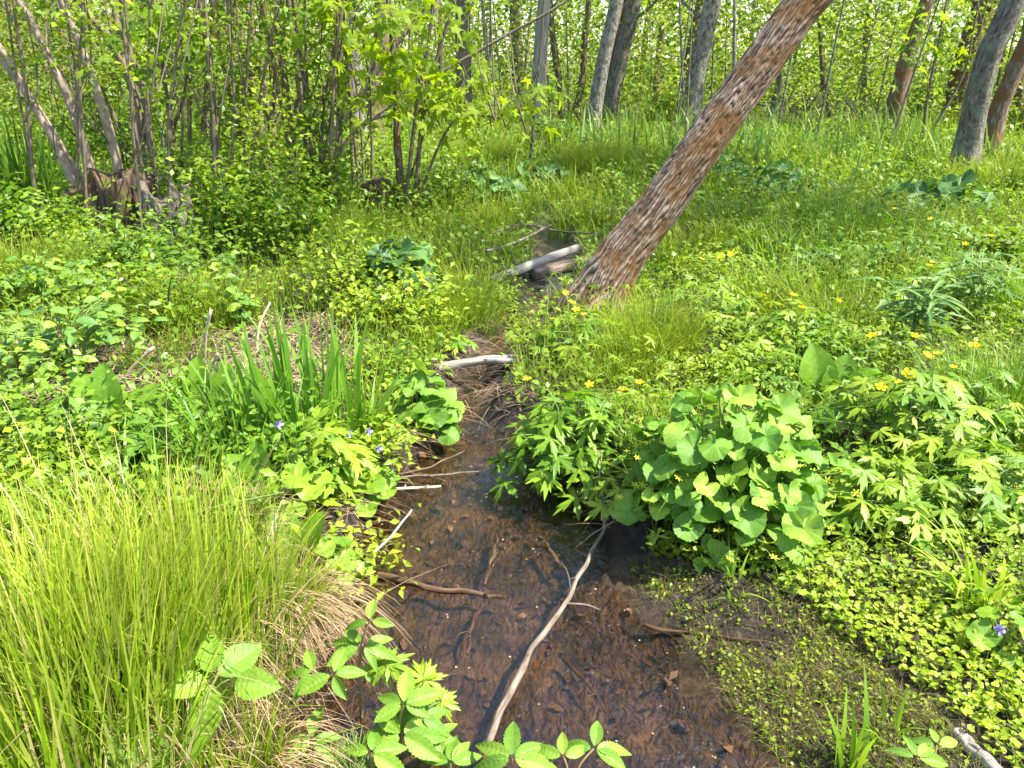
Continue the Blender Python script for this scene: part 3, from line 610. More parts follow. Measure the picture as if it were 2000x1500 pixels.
hang_leaves(o, b, [(280, 40, b[1] - .3), (330, 60, b[1] - .3), (300, 110, b[1] - .2), (340, 130, b[1]), (270, 15, b[1]), (385, 95, b[1] - .2), (250, 70, b[1])], 80, 30, .15, MAPLED)
o, b = clump("maple_sapling", "small maple shoot with leaves below the white snag", (1030, 330), [([(1030, 335), (1040, 270), (1045, 200), (1050, 160)], 6, 4)], B_dark, .1, extra=4, cat="sapling")
hang_leaves(o, b, [(1035, 190, b[1] - .2), (1050, 215, b[1] - .2), (1030, 230, b[1]), (1060, 180, b[1])], 40, 18, .11, MAPLE)
o, b = clump("maple_sapling", "bright leafy shoot before the leaning trunks on the right", (1800, 300), [([(1800, 300), (1810, 200), (1830, 100), (1850, 0)], 6, 4), ([(1805, 250), (1880, 150), (1900, 60)], 5, 3)], B_dark, .1, extra=6, cat="sapling")
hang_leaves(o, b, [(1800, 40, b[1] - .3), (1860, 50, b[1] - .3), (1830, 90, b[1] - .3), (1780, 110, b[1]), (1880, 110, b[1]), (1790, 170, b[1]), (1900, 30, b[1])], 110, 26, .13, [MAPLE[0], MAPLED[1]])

# stumps
def stump(label, base, rx, h, seed, bark, ragged=.3, tilt=0., hollow=True):
    b = on(*base); o = thing("tree_stump", label, "stump", b, "old stumps"); ns, nl = 120, 24; a = np.arange(ns) / ns * 2 * np.pi
    z = np.linspace(-.08, 1, nl)[:, None]; top = h * (1 - ragged * (.55 * vn1(np.cos(a) * 2 + seed, np.sin(a) * 2 + seed * 2) + .45 * vn3(a / (2 * np.pi) * 20 + seed, 0 * a, 20))); rr = rx * (1 + .18 * (vn2(a / (2 * np.pi) * 12 + seed, 0 * a, 12) - .5) + .10 * np.cos(a * 4 + seed))[None] * (1 + .35 * np.exp(-np.maximum(z, 0) * 6))
    rr = rr * (1 + .14 * (vn3(a[None] / (2 * np.pi) * 24 + seed, z * 3 + seed, 24) - .5) + .09 * (vn2(a[None] / (2 * np.pi) * 60 + seed, z * 5 + seed, 60) - .5))
    V = np.stack([rr * np.cos(a)[None], rr * np.sin(a)[None], z * top[None]], -1)
    inn = np.stack([V[-1, :, 0] * .72, V[-1, :, 1] * .72, V[-1, :, 2] - .02], -1); fl = np.stack([V[-1, :, 0] * .6, V[-1, :, 1] * .6, np.full(ns, h * (.55 if hollow else .95))], -1); ce = fl * [0.05, 0.05, 1]
    W = np.concatenate([V, inn[None], fl[None], ce[None]], 0); n2 = len(W)
    i = np.arange(n2 - 1)[:, None] * ns; j = np.arange(ns)[None]; k = (j + 1) % ns
    Fq = np.stack([i + j, i + k, i + ns + k, i + ns + j], -1).reshape(-1, 4)
    uv = np.stack([np.broadcast_to(a / (2 * np.pi) * 2 * np.pi * rx, W.shape[:2]), W[..., 2]], -1).reshape(-1, 2)
    link("stump_body", mesh("stump_body", W.reshape(-1, 3), Fq, bark, uv), o)
    lst = []
    for q in range(7):
        an = q * .9 + seed; p0 = np.array([math.cos(an) * rx * .9, math.sin(an) * rx * .9, .06]); p1 = np.array([math.cos(an) * rx * 1.7, math.sin(an) * rx * 1.7, -.03])
        lst.append(limb_parts([p0, (p0 + p1) / 2 + [0, 0, .03], p1], .045, .015, 7, .2, 7, q))
    tubes("root", lst, bark, o)
    return o
stump("broad mossy rotten stump under the beige stems", (235, 468), .30, .66, 3.1, B_stump, .45)
stump("grey split stump right of the broad rotten one", (338, 474), .21, .60, 7.7, B_dgrey, .6)
stump("reddish cut stump beside the maple sapling", (745, 428), .165, .40, 5.3, B_stump, .28, hollow=False)
stump("low dark rotten stump hidden in nettles behind the maple", (700, 315), .15, .35, 9.9, B_stump, .3)
# ------------------------------------------------------------------ plants
def shared(name, T, mat): return mesh(name, T[0], T[1], mat, T[2])
MARI = [shared("marigold_leaf", kidney(ph, c, w, .9, 44, 4, .05, fo), L_mari) for ph, c, w, fo in ((0, .12, .22, .15), (1.3, .05, .28, .3), (2.6, .18, .18, .05), (4.2, -.12, .25, .15), (5.3, -.1, .2, -.15))]
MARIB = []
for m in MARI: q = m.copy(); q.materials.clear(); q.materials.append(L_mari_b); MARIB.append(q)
SEED = shared("seed_head", radial(lambda a: .25 + .75 * np.abs(np.cos(a * 3)) ** 3, 36, 2, lambda a, r, q: .35 * q), M_seed)
FLOW = shared("flower", radial(lambda a: .28 + .62 * np.abs(np.cos(a * 2.5)) ** .55, 50, 4, lambda a, r, q: .34 * q ** 1.6), M_yel)
FCEN = shared("flower_centre", radial(lambda a: .26 + .05 * np.sign(np.sin(a * 9)), 18, 2, lambda a, r, q: .16 * (1 - q ** 2) + .06), M_yelc)
VIOF = shared("violet_flower", radial(lambda a: .25 + .7 * np.abs(np.cos(a * 2.5)) ** .8, 40, 3, lambda a, r, q: .4 * q ** 2 * np.cos(a * 2)), M_vio)
BUTT = [shared("cut_leaf", lobed([-112, -58, 0, 58, 112], [.72, .92, 1.0, .92, .72], .42, .22, ph, 84, 2, .3, teeth=1), L_butt) for ph in (0, 2.2)]
BUTTY = []
for m in BUTT: q = m.copy(); q.materials.clear(); q.materials.append(L_butty); BUTTY.append(q)
BUTT7 = shared("cut_leaf", lobed([-125, -84, -42, 0, 42, 84, 125], [.6, .8, .95, 1.0, .95, .8, .6], .34, .24, 1, 96, 2, .3, teeth=1), L_butty)
SERR = shared("serrated_leaf", ovate(.64, 60, 8, .16, 15, .25, .22, .016, 8, .42, .85), L_serr)
SERRS = [shared("leaflet", ovate(w, 44, 6, .22, 11, fo, dr, .010, 8, pk, .9), L_serr) for w, fo, dr, pk in ((.40, .35, .25, .40), (.34, .2, .45, .36), (.44, .5, .1, .43))]
DOG = [shared("ovate_leaf", ovate(w, 12, 6, 0, 1, .3, .25, .014, 6, .45, .8), L_dog) for w in (.6, .7)]
CAB = [shared("broad_leaf", ovate(w, 18, 8, 0, 1, f, dr, .016, 8, .48, .7), L_cab) for w, f, dr in ((.62, .35, .2), (.75, .2, .4))]
HEART = [shared("heart_leaf", kidney(ph, .12, .12, .6, 32, 3, .02), L_violet) for ph in (0, 2)]
LANCE = shared("lance_leaf", ovate(.15, 10, 4, 0, 1, .4, .5, 0, 1, .38, .9), L_lance)

def petiole(p0, p1, r=.0025, sag=.8): 
    p0 = np.asarray(p0, float); p1 = np.asarray(p1, float)
    return tube(spline([p0, np.array([p0[0] * .65 + p1[0] * .35, p0[1] * .65 + p1[1] * .35, p0[2] + (p1[2] - p0[2]) * sag * .75]), p1], 6), [r * 1.3, r * 1.2, r * 1.1, r, r, r * .8], 5)
def marigold(label, px, py, R, Hh, n, s, meshes, seeds=0, group="marsh marigold clumps", tilt=(0, -.25)):
    b = on(px, py); o = thing("marsh_marigold", label, "plant", b, group); lst = []
    for k in range(n):
        f = (k + .5) / n; rad = R * math.sqrt(f) * U(.85, 1.1); a = k * 2.39996 + U(-.3, .3); out = np.array([math.cos(a), math.sin(a), 0])
        lob = 1 + .10 * math.sin(2 * a + px) + .12 * math.sin(5 * a + py); rad *= lob; z = max(.03, Hh * math.sqrt(max(.02, 1 - f * .97)) * U(.5, 1.12)); p = out * rad + [0, 0, z]
        nn = np.array([0, 0, 1.]) + out * (.15 + .75 * f) + np.array([tilt[0], tilt[1], 0]) + np.array([random.gauss(0, .42), random.gauss(0, .42), 0])
        d = out + np.array([random.gauss(0, .5), random.gauss(0, .5), -.25]); ss = s * U(.52, 1.2) * (1.0 if f > .1 else .9)
        link("leaf", random.choice(meshes), o, mat4(p, frame(d, nn), ss)); lst.append(petiole([U(-.03, .03), U(-.03, .03), -.01], p, .0035))
    for k in range(seeds):
        a = U(0, 6.28); rr = R * U(.5, 1.25); p = np.array([math.cos(a) * rr, math.sin(a) * rr, Hh * U(.35, .95) * (1.15 - .5 * rr / R)]); lst.append(petiole([U(-.03, .03), U(-.03, .03), 0], p, .0018, 1.0))
        link("seed_head", SEED, o, mat4(p, frame([math.cos(a), math.sin(a), U(-.2, .4)], [U(-.4, .4), U(-.8, .2), 1]), U(.013, .02)))
    tubes("leaf_stalks", lst, M_stem, o); return o
marigold("large glossy marsh marigold mound with seed stars on the right bank", 1405, 1020, .33, .43, 210, .098, MARI, 70)
marigold("compact marsh marigold clump on the left waterside below the pale log", 818, 835, .15, .29, 40, .125, MARI)
marigold("broad grey-green marsh marigold clump below the cut stump", 790, 598, .27, .36, 44, .165, MARIB)
marigold("dark marsh marigold patch left of the back channel", 925, 402, .55, .40, 80, .16, MARIB)
marigold("small far marsh marigold patch right behind the dark patch", 1058, 368, .38, .34, 44, .155, MARIB)
marigold("far marsh marigold patch touching the leaning tree shade", 1405, 362, .40, .38, 44, .16, MARIB)
marigold("dark marsh marigold patch amid the shaded meadow", 1512, 392, .50, .38, 55, .17, MARIB)
marigold("large-leaved marsh marigold under the close pair of trunks", 1835, 415, .48, .30, 16, .30, MARIB)
marigold("small marsh marigold behind the upper sword leaves", 868, 352, .25, .28, 12, .17, MARIB)

def flower(o, p, s, name="flower", m=FLOW, cen=True):
    f = link(name, m, o, mat4(p, frame([random.gauss(0, 1), random.gauss(0, 1), 0], [U(-.5, .5), U(-.9, .1), 1]), s))
    if cen: link("flower_centre", FCEN, f)
def buttercup(label, px, py, R, Hh, n, s, flowers=(), mix=.2, group="buttercup plants", fs=.022, lean=(0, 0)):
    b = on(px, py); o = thing("buttercup_plant", label, "plant", b, group); lst = []
    stems = [np.array([math.cos(q) * R * .35, math.sin(q) * R * .35, Hh * .45]) for q in np.linspace(0, 6.28, 8)[:-1]]
    for q in stems: lst.append(petiole([U(-.02, .02), U(-.02, .02), -.01], q, .003))
    for k in range(n):
        f = (k + .5) / n; a = k * 2.39996 + U(-.4, .4); rad = R * math.sqrt(f) * U(.8, 1.15); out = np.array([math.cos(a), math.sin(a), 0])
        z = max(.03, Hh * math.sqrt(max(.03, 1 - f * .95)) * U(.55, 1.08)); p = out * rad + [lean[0] * z, lean[1] * z, z]
        nn = np.array([0, 0, 1.]) + out * (.1 + .55 * f) + np.array([random.gauss(0, .3), random.gauss(-.15, .3), 0]); d = out + np.array([random.gauss(0, .6), random.gauss(0, .6), -.2])
        ms = BUTTY if random.random() < mix else BUTT
        link("leaf", random.choice(ms) if random.random() > .25 or ms is BUTT else BUTT7, o, mat4(p, frame(d, nn), s * U(.65, 1.2))); lst.append(petiole(random.choice(stems), p, .0018))
    for fx, fy in flowers:
        p = atY(fx, fy, b[1] + U(-R, R) * .5) - b; lst.append(petiole(random.choice(stems), p, .0016, 1.1)); flower(o, p, fs * U(.6, 1.2))
    tubes("stems", lst, M_stem, o); return o
buttercup("bushy buttercup plant with cut leaves overhanging the stream", 1115, 870, .27, .36, 120, .095, [(1031, 743), (1152, 752), (1216, 762), (1249, 748), (1190, 1098 - 275)], .08)
buttercup("buttercup plant in bloom at the foot of the leaning tree", 1135, 705, .22, .26, 44, .085, [(1105, 573), (1117, 592), (1141, 615), (1160, 626), (1081, 626), (1125, 606)], .3, fs=.024)
buttercup("bright buttercup patch right of the leaning tree base", 1385, 640, .36, .26, 70, .085, [(1372, 507), (1406, 503), (1428, 497), (1488, 580), (1496, 584)], .8)
buttercup("yellow-lit buttercup plant in the sunny meadow centre", 1560, 690, .34, .26, 62, .09, [(1550, 578), (1567, 602), (1638, 588)], .85)
buttercup("tall buttercup plant with paired blooms behind the broad leaf", 1745, 900, .27, .36, 105, .088, [(1720, 758), (1755, 747), (1774, 732), (1705, 657), (1787, 657)], .5, fs=.026)
buttercup("buttercup plant with three blooms at the shaded right", 1850, 860, .26, .32, 85, .082, [(1812, 697), (1830, 692), (1862, 718), (1903, 676)], .35, fs=.024)
buttercup("low leafy buttercup right of the marigold mound", 1720, 1010, .22, .20, 80, .082, [], .7)
buttercup("spreading buttercup leaves at the right edge of the bank", 1890, 985, .26, .22, 80, .082, [], .5)
buttercup("buttercup plant blooming behind the lance-leaved plant", 1850, 600, .38, .30, 44, .11, [(1820, 513), (1908, 515), (1885, 477), (1936, 462), (1815, 520)], .25, fs=.027)
buttercup("far buttercup plant below the large-leaved marigold", 1800, 500, .45, .30, 40, .12, [(1855, 438), (1818, 428), (1747, 408)], .2, fs=.026)
buttercup("pale buttercup shoots between marigold mound and stream", 1205, 985, .09, .10, 14, .07, [], .9)
buttercup("young buttercup tuft left of the sunny meadow centre", 1460, 745, .25, .20, 40, .08, [], .8)
buttercup("small buttercup by the rear left pool with one bloom", 880, 705, .12, .14, 16, .07, [(873, 667)], .6)
buttercup("far buttercup with lone bloom beside the left sword leaves", 35, 455, .2, .22, 14, .10, [(33, 408)], .2, fs=.03)
buttercup("leafy buttercup at the left bank among violets", 640, 960, .16, .26, 26, .12, [], .95)

for lb, px, py, fl in [("far buttercup tuft behind the dark marigold patch", 1540, 345, [(1500, 322), (1523, 318), (1545, 324), (1562, 330), (1580, 338), (1470, 318)]), ("far buttercup tuft left of the close pair of trunks", 1700, 345, [(1690, 322), (1715, 318), (1740, 325), (1755, 318), (1660, 330)]),
     ("far buttercup tuft before the olive sedge dome", 1180, 372, [(1165, 340), (1183, 335), (1195, 342), (1210, 348), (1155, 350)]), ("far buttercup tuft right of the olive sedge dome", 1265, 352, [(1250, 325), (1268, 322), (1284, 330)]),
     ("far buttercup tuft between the two shaded marigolds", 1640, 410, [(1620, 385), (1645, 378), (1665, 390)]), ("far buttercup tuft beside the leaning trunk's shaded side", 1440, 335, [(1425, 305), (1445, 300), (1460, 308), (1410, 312)]),
     ("far buttercup tuft in the sedge skirt at right", 1760, 385, [(1745, 360), (1770, 352), (1790, 362)])]:
    buttercup(lb, px, py, .4, .28, 16, .11, fl, .3, fs=.03)
# broad-leaved (cabbage-like) plants
def broad(label, px, py, leaves, group="broad-leaved marsh plants"):
    b = on(px, py); o = thing("broad_leaf_plant", label, "plant", b, group); lst = []
    for (tx, ty, L_, az, ny) in leaves:                     # leaf base pixel, length, tip azimuth, normal y
        p = atY(tx, ty, b[1] + U(-.03, .03)) - b; d = np.array([math.sin(az) * .6, .15, math.cos(az)]); nn = np.array([U(-.3, .3), -1 + ny, .5 + ny])
        link("leaf", random.choice(CAB), o, mat4(p, frame(d, nn), L_)); lst.append(petiole([U(-.02, .02), 0, -.02], p, .006))
    tubes("leaf_stalks", lst, M_stem, o)
broad("upright broad-leaved plant behind the marigold mound", 1600, 800, [(1598, 790, .27, -.2, 0), (1625, 795, .24, .35, .1), (1655, 805, .22, .7, .3), (1580, 800, .16, -.9, .4)])
broad("broad-leaved plant spreading on the left straw bank", 215, 850, [(230, 838, .26, -.75, .7), (215, 835, .25, -.1, .3), (190, 850, .26, -1.2, .8), (250, 840, .2, .6, .5)])
broad("broad-leaved plant beside the left sword-leaf clump", 400, 810, [(395, 790, .2, -.15, .3), (420, 800, .2, .5, .3), (380, 805, .18, -.8, .6), (430, 800, .24, 1.1, .7)])
broad("big pale broad leaves at the left bank above the violets", 520, 1000, [(525, 985, .22, -.9, .7), (520, 990, .22, -.3, .5), (560, 995, .2, .4, .5), (500, 1000, .24, -1.3, .9)])
broad("broad-leaved plant leaning over the tussock edge", 590, 1100, [(575, 1085, .15, -.5, .7), (600, 1090, .15, .4, .7), (560, 1095, .14, -1.4, .8), (615, 1095, .13, 1.2, .8)])
broad("small broad leaves at the lower left corner", 280, 1560, [(300, 1545, .15, -.6, .8), (320, 1545, .14, .8, .8), (265, 1550, .13, -1.4, .8)])

# violets
def violets(label, px, py, R, n, s, fl):
    b = on(px, py); o = thing("violet_plant", label, "plant", b, "violets on the banks"); lst = []
    for k in range(n):
        f = (k + .5) / n; a = k * 2.4; out = np.array([math.cos(a), math.sin(a), 0]); p = out * R * math.sqrt(f) * U(.8, 1.1) + [0, 0, max(.02, .17 * math.sqrt(1 - f * .8) * U(.5, 1.1))]
        link("leaf", random.choice(HEART), o, mat4(p, frame(out + [0, 0, -.3], [out[0] * .5 + random.gauss(0, .25), out[1] * .5 - .2, 1]), s * U(.6, 1.2))); lst.append(petiole([U(-.02, .02), U(-.02, .02), -.01], p, .0016))
    for fx, fy in fl:
        p = atY(fx, fy, b[1] + U(-.04, .04)) - b; lst.append(petiole([U(-.02, .02), U(-.02, .02), 0], p, .0012, 1.1))
        link("flower", VIOF, o, mat4(p, frame([U(-.3, .3), -.2, -1], [U(-.3, .3), -1, .35]), .016))
    tubes("stems", lst, M_stem, o)
violets("leafy violet with purple blooms at the left waterside", 705, 985, .15, 46, .075, [(740, 876), (683, 846), (720, 843), (702, 882)])
violets("violet among broad leaves left of the blooming one", 580, 990, .13, 24, .08, [(585, 906), (545, 829)])
violets("low violet leaves trailing down to the brown water", 640, 1085, .11, 26, .065, [])
violets("lone purple violet in the creeping leaves at right", 1950, 1290, .14, 16, .06, [(1955, 1230)])
violets("violet with tiny bloom among shaded buttercups", 1840, 880, .12, 8, .06, [(1822, 835)])

# serrated-leaf seedlings in the foreground
b = on(412, 1465)
o = thing("serrated_seedling", "single stem with five large serrated leaves by the brown thatch", "plant", b)
hub = atY(416, 1325, b[1]) - b
for tx, ty, L_, up in [(400, 1440, .118, -.25), (538, 1352, .098, .05), (330, 1352, .085, -.1), (490, 1278, .105, .35), (405, 1262, .095, .35), (372, 1300, .062, .2)]:
    e = atY(tx, ty, b[1] + (-.06 if ty > 1350 else .05)) - b; d = nrm(e - hub); st = hub + d * .012 + (np.array([.035, 0, -.01]) if tx > 500 else 0)
    link("leaf", SERR, o, mat4(st, frame(np.array([d[0], d[1] - .25 if ty > 1400 else d[1] + .2, d[2] * .7 + up * .3]), [d[0] * .2, -.75, 1.0]), L_))
tubes("stem", [petiole([0, 0, -.02], hub, .0035, 1), petiole(hub - [0, 0, .03], hub + [.06, .01, 0.0], .002)], M_stem, o)

def compound(label, px, py, fronds, s, mesh_=None, group="compound-leaved seedlings in the foreground", stemm=None):
    b = on(px, py); o = thing("compound_leaf_seedling", label, "plant", b, group); lst = []; mesh_ = [mesh_] if mesh_ else SERRS
    for (hx, hy, kids, sc, dy) in fronds:                   # tip-node pixel; leaflet directions in degrees (image plane, 0 = up)
        nd = atY(hx, hy, b[1] + dy) - b; lst.append(petiole([0, 0, -.02], nd, .0028, 1.0))
        for an in kids:
            a = math.radians(an); d = np.array([math.sin(a), .75 * math.cos(a), .32 * math.cos(a) - .15]); st = nd + d * .006
            link("leaflet", random.choice(mesh_), o, mat4(st, frame(d, [random.gauss(0, .2), -.55 + random.gauss(0, .15), 1]), s * sc * U(.7, 1.08)))
    tubes("stems", lst, stemm or M_stemr, o)
compound("tall thin seedling with paired leaflets over the left water", 708, 1440, [(722, 1212, (0, 95, -100), .8, 0), (712, 1258, (110, 150, 60), 1.0, 0), (704, 1262, (-70, -120, -30), .95, 0), (705, 1300, (140, 100), .8, 0)], .085)
compound("bright seedling with lobed leaves beside the tall thin one", 775, 1470, [(755, 1300, (0, 45, -50, 100, -100), 1.0, .03), (828, 1330, (10, 60, -40), .9, .05), (860, 1370, (150, 100, 40), .8, .03)], .078, BUTT7, stemm=M_stem)
compound("low seedling with splayed leaflets in the lower centre", 783, 1520, [(788, 1375, (0, 60, -60, 110, -120), 1.0, 0), (785, 1435, (85, -85, 120, -130, 40, -40), 1.25, -.03)], .088)
compound("seedling with three leaflets at the left of the water", 600, 1500, [(650, 1316, (10, 75, 150, -120), .95, 0), (612, 1312, (-80, -150, -20), .9, .02)], .08)
compound("leafy seedling at the bottom edge below the branch", 1000, 1570, [(1000, 1480, (0, 55, -55, 100, -100), 1.15, 0)], .09)
compound("seedling with paired leaflets at the bottom right of the branch", 1110, 1570, [(1100, 1478, (0, 60, -60), 1.0, 0), (1160, 1462, (10, 80, -70, 120), 1.05, .03)], .085)
compound("spread seedling at the bottom edge left of the branch", 880, 1560, [(880, 1490, (0, 65, -65, 30), 1.0, 0)], .085)
compound("seedling between the thatch and the low splayed one", 610, 1560, [(610, 1445, (0, -75, 70, 130, -130), 1.0, 0)], .08)
compound("middle seedling with drooping leaflets over the lower water", 830, 1500, [(822, 1400, (0, 60, -60, 115, -115), 1.05, 0), (850, 1440, (100, 40, 150), .9, -.02)], .085)
compound("short seedling beside the feathery horsetail", 730, 1580, [(725, 1470, (0, 70, -70, 120), 1.0, 0)], .09)
compound("dark leaflet seedling in the lower right corner", 1800, 1570, [(1790, 1480, (0, 50, -50, 95), 1.0, 0), (1830, 1455, (10, 70, -60), .8, .03)], .07)

# horsetail tuft
b = on(690, 1560); o = thing("horsetail_tuft", "fine feathery horsetail tuft at the bottom edge", "plant", b); lst = []
for q in range(7):
    p1 = np.array([U(-.06, .06), U(-.04, .04), U(.09, .15)]); lst.append(petiole([0, 0, -.01], p1, .0012, 1))
    for w in range(5):
        c = p1 * (.45 + .13 * w)
        for e in range(9):
            a = e * .7 + w; lst.append(tube(np.array([c, c + [math.cos(a) * .02, math.sin(a) * .02, .022], c + [math.cos(a) * .032, math.sin(a) * .032, .045]]), [.0008, .0007, .0004], 4))
tubes("shoots", lst, M_stem, o)

# ovate-leaved shrubs (left)
def shrub(label, px, py, R, Hh, n, s, meshes, group, name="shrub", stemm=None):
    b = on(px, py); o = thing(name, label, "shrub", b, group); lst = []; k = 0
    while k < n:
        a = U(0, 6.28); rad = R * math.sqrt(U(0, 1)); tip = np.array([math.cos(a) * rad, math.sin(a) * rad * .6, Hh * U(.45, 1.0) * math.sqrt(max(.1, 1 - .7 * (rad / R) ** 2))]); lst.append(petiole([U(-.05, .05), U(-.05, .05), -.02], tip, .003, 1.0))
        for w in range(3):                                  # opposite pairs
            c = tip * (1 - .16 * w); rot = a + w * 1.57 + U(-.3, .3)
            for sg in (0, math.pi):
                d = np.array([math.cos(rot + sg), math.sin(rot + sg), .15 - .2 * w]); link("leaf", random.choice(meshes), o, mat4(c + nrm(d) * .008, frame(d, [random.gauss(0, .25) + d[0] * .2, random.gauss(-.3, .25), 1]), s * (.7 + .22 * w) * U(.8, 1.15))); k += 1
    tubes("stems", lst, stemm or M_stem, o); return o
shrub("low shrub of pale veined ovate leaves at left", 150, 735, .46, .46, 150, .085, DOG, "ovate-leaved shrubs")
shrub("sprig of round veined leaves before the dead stalks", 480, 650, .12, .40, 26, .085, DOG, "ovate-leaved shrubs")
shrub("veined-leaf shrub behind the low pale one", 90, 600, .55, .42, 110, .10, DOG, "ovate-leaved shrubs")
shrub("shrub of ovate leaves beneath the stumps", 400, 560, .45, .28, 90, .10, DOG, "ovate-leaved shrubs")
shrub("nettle-like serrated herbs at the left edge", -40, 850, .35, .30, 60, .09, [SERR], "ovate-leaved shrubs")
shrub("serrated leafy shoot left of the sword-leaf clump", 280, 925, .12, .26, 18, .13, [SERR], "ovate-leaved shrubs")

# lance-leaved plant in the right shade
for lb, px, py, R, hh, n in [("dark lance-leaved plant in the right shade", 1770, 690, .22, .42, 70), ("second lance-leaved plant behind right of the dark one", 1900, 640, .25, .38, 50)]:
    b = on(px, py); o = thing("lance_leaf_plant", lb, "plant", b, "lance-leaved plants"); lst = []
    for q in range(9):
        a = U(0, 6.28); tip = np.array([math.cos(a) * R * U(.2, 1), math.sin(a) * R * U(.2, .8), hh * U(.7, 1.05)]); lst.append(petiole([0, 0, -.02], tip, .003, 1))
        for w in range(n // 9):
            c = tip * (1 - w * .085); r = w * 2.4 + q; d = np.array([math.cos(r), math.sin(r), .35]); link("leaf", LANCE, o, mat4(c, frame(d, [0, -.2, 1]), U(.14, .20)))
    tubes("stems", lst, M_stem, o)

# tussocks and sword-leaf clumps: blades joined per plant
def tuft(name, label, px, py, R, n, h, w, mat, group, lean=(.15, .75), segs=5, thatch=0, droop=.45, cat="grass tuft", bias=None, hz=0., flat=1.0):
    b = on(px, py); o = thing(name, label, cat, b, group)
    rr = R * np.sqrt(rng.random(n)); a = rng.random(n) * 2 * np.pi; P = np.stack([rr * np.cos(a), rr * np.sin(a) * flat, np.zeros(n)], 1)
    P[:, 2] = gz(b[0] + P[:, 0], b[1] + P[:, 1]) - b[2] - .01 + hz * (1 - (rr / R) ** 2); P[:, 2] = np.maximum(P[:, 2], WATER - b[2])
    az = a + rng.normal(0, .8, n)
    if bias is not None: az = np.where(rng.random(n) < .5, bias + rng.normal(0, .6, n), az)
    ln = rng.uniform(*lean, n) * (.35 + .75 * rr / R)
    V, Fq, uv = blades(P, (.35 + .8 * rng.random(n) ** .8) * h, rng.uniform(.7, 1.3, n) * w, ln, az, segs, droop)
    q = link("blades", mesh("blades", V, Fq, mat, uv), o); q["kind"] = "stuff"
    if thatch:
        rr = R * (.6 + .5 * rng.random(thatch)); a = rng.random(thatch) * 2 * np.pi
        if bias is not None: a = bias + rng.normal(0, .9, thatch)
        P = np.stack([rr * np.cos(a), rr * np.sin(a) * flat, np.zeros(thatch)], 1); P[:, 2] = np.maximum(gz(b[0] + P[:, 0], b[1] + P[:, 1]) - b[2], WATER - b[2]) + .10
        V, Fq, uv = blades(P, rng.uniform(.12, .28, thatch), rng.uniform(.0015, .003, thatch), rng.uniform(.7, 1.2, thatch), a + rng.normal(0, .35, thatch), 5, 1.6)
        q = link("thatch", mesh("thatch", V, Fq, G_thatch, uv), o); q["kind"] = "stuff"
    return o
SG = "fine sedge tussocks"
tuft("sedge_tussock", "huge bright sedge tussock nearest the water at lower left", 370, 1270, .26, 1000, .42, .0062, G_sedge, SG, (.05, .55), thatch=220, bias=-.15, hz=.05)
tuft("sedge_tussock", "bright sedge tussock in the lower left corner", 110, 1490, .30, 1000, .50, .0064, G_sedge, SG, (.05, .5), thatch=80, hz=.04)
tuft("sedge_tussock", "sedge tussock leaning right above the serrated seedling", 235, 1400, .17, 520, .46, .0060, G_sedge, SG, (.05, .55), thatch=80, bias=-.2, hz=.04)
tuft("sedge_tussock", "sunlit sedge tussock at the left edge", 20, 1240, .32, 650, .36, .0060, G_sedge, SG, (.05, .5), hz=.03)
tuft("sedge_tussock", "sedge tussock behind the huge one, below the violets", 390, 1110, .24, 700, .28, .0046, G_sedge, SG, thatch=200)
tuft("sedge_tussock", "seed-headed sedge at the left edge below the straw bank", 100, 1030, .38, 650, .24, .0046, G_sedge, SG)
tuft("sedge_tussock", "dry brown thatch tuft at the bottom left of the stream", 470, 1560, .13, 420, .26, .0042, G_sedge, SG, thatch=220, bias=-.9, hz=.02)
tuft("sedge_tussock", "short sedge fringe along the water beneath the violets", 545, 1195, .14, 520, .26, .0042, G_sedge, SG, thatch=220, bias=-.5)
tuft("sedge_tussock", "olive sedge dome by the leaning trio of trunks", 1185, 345, .62, 1800, .50, .008, G_grass, SG, hz=.05)
tuft("sedge_tussock", "far sedge dome left of the olive one", 925, 322, .6, 1200, .46, .009, G_grass, SG)
tuft("sedge_tussock", "lush sedge tuft left of the back pool", 890, 625, .26, 1300, .30, .004, G_grass, SG)
tuft("sedge_tussock", "sedge tuft behind the lush one below the stump", 690, 470, .35, 1100, .34, .006, G_grass, SG)
tuft("sedge_tussock", "sedge tuft between ovate shrub and dead stalks", 400, 640, .30, 1100, .34, .005, G_grass, SG)
tuft("sedge_tussock", "sedge tuft at the left edge under the sword leaves", 20, 570, .42, 1100, .40, .006, G_grass, SG)
tuft("sedge_tussock", "arching sedge tuft right of the leaning tree", 1270, 690, .24, 1100, .34, .004, G_grass, SG)
tuft("sedge_tussock", "dark sedge tuft at the right edge behind the blooms", 1955, 830, .26, 1300, .36, .004, G_dark, SG)
tuft("sedge_tussock", "sedge skirt under the close pair of trunks", 1945, 375, .55, 1100, .42, .009, G_grass, SG)
tuft("sedge_tussock", "shaded sedge tuft beside the large-leaved marigold", 1700, 470, .5, 900, .36, .007, G_dark, SG)
tuft("sedge_tussock", "thin sedge tuft hiding the right end of the pale log", 1210, 740, .2, 500, .26, .0035, G_grass, SG)
SW = "sword-leaved clumps"
tuft("sword_leaf_clump", "tall sword-leaved clump on the left bank centre", 620, 870, .22, 95, .52, .022, G_iris, SW, (.05, .45), 7, droop=.3, cat="plant")
tuft("sword_leaf_clump", "narrow-bladed clump left of the tall sword leaves", 470, 890, .22, 120, .40, .012, G_iris, SW, (.2, .7), 7, droop=.35, cat="plant")
tuft("sword_leaf_clump", "dark sword-leaved clump at the far left", 55, 432, .42, 150, 1.0, .035, G_dark, SW, (.05, .4), 7, droop=.2, cat="plant")
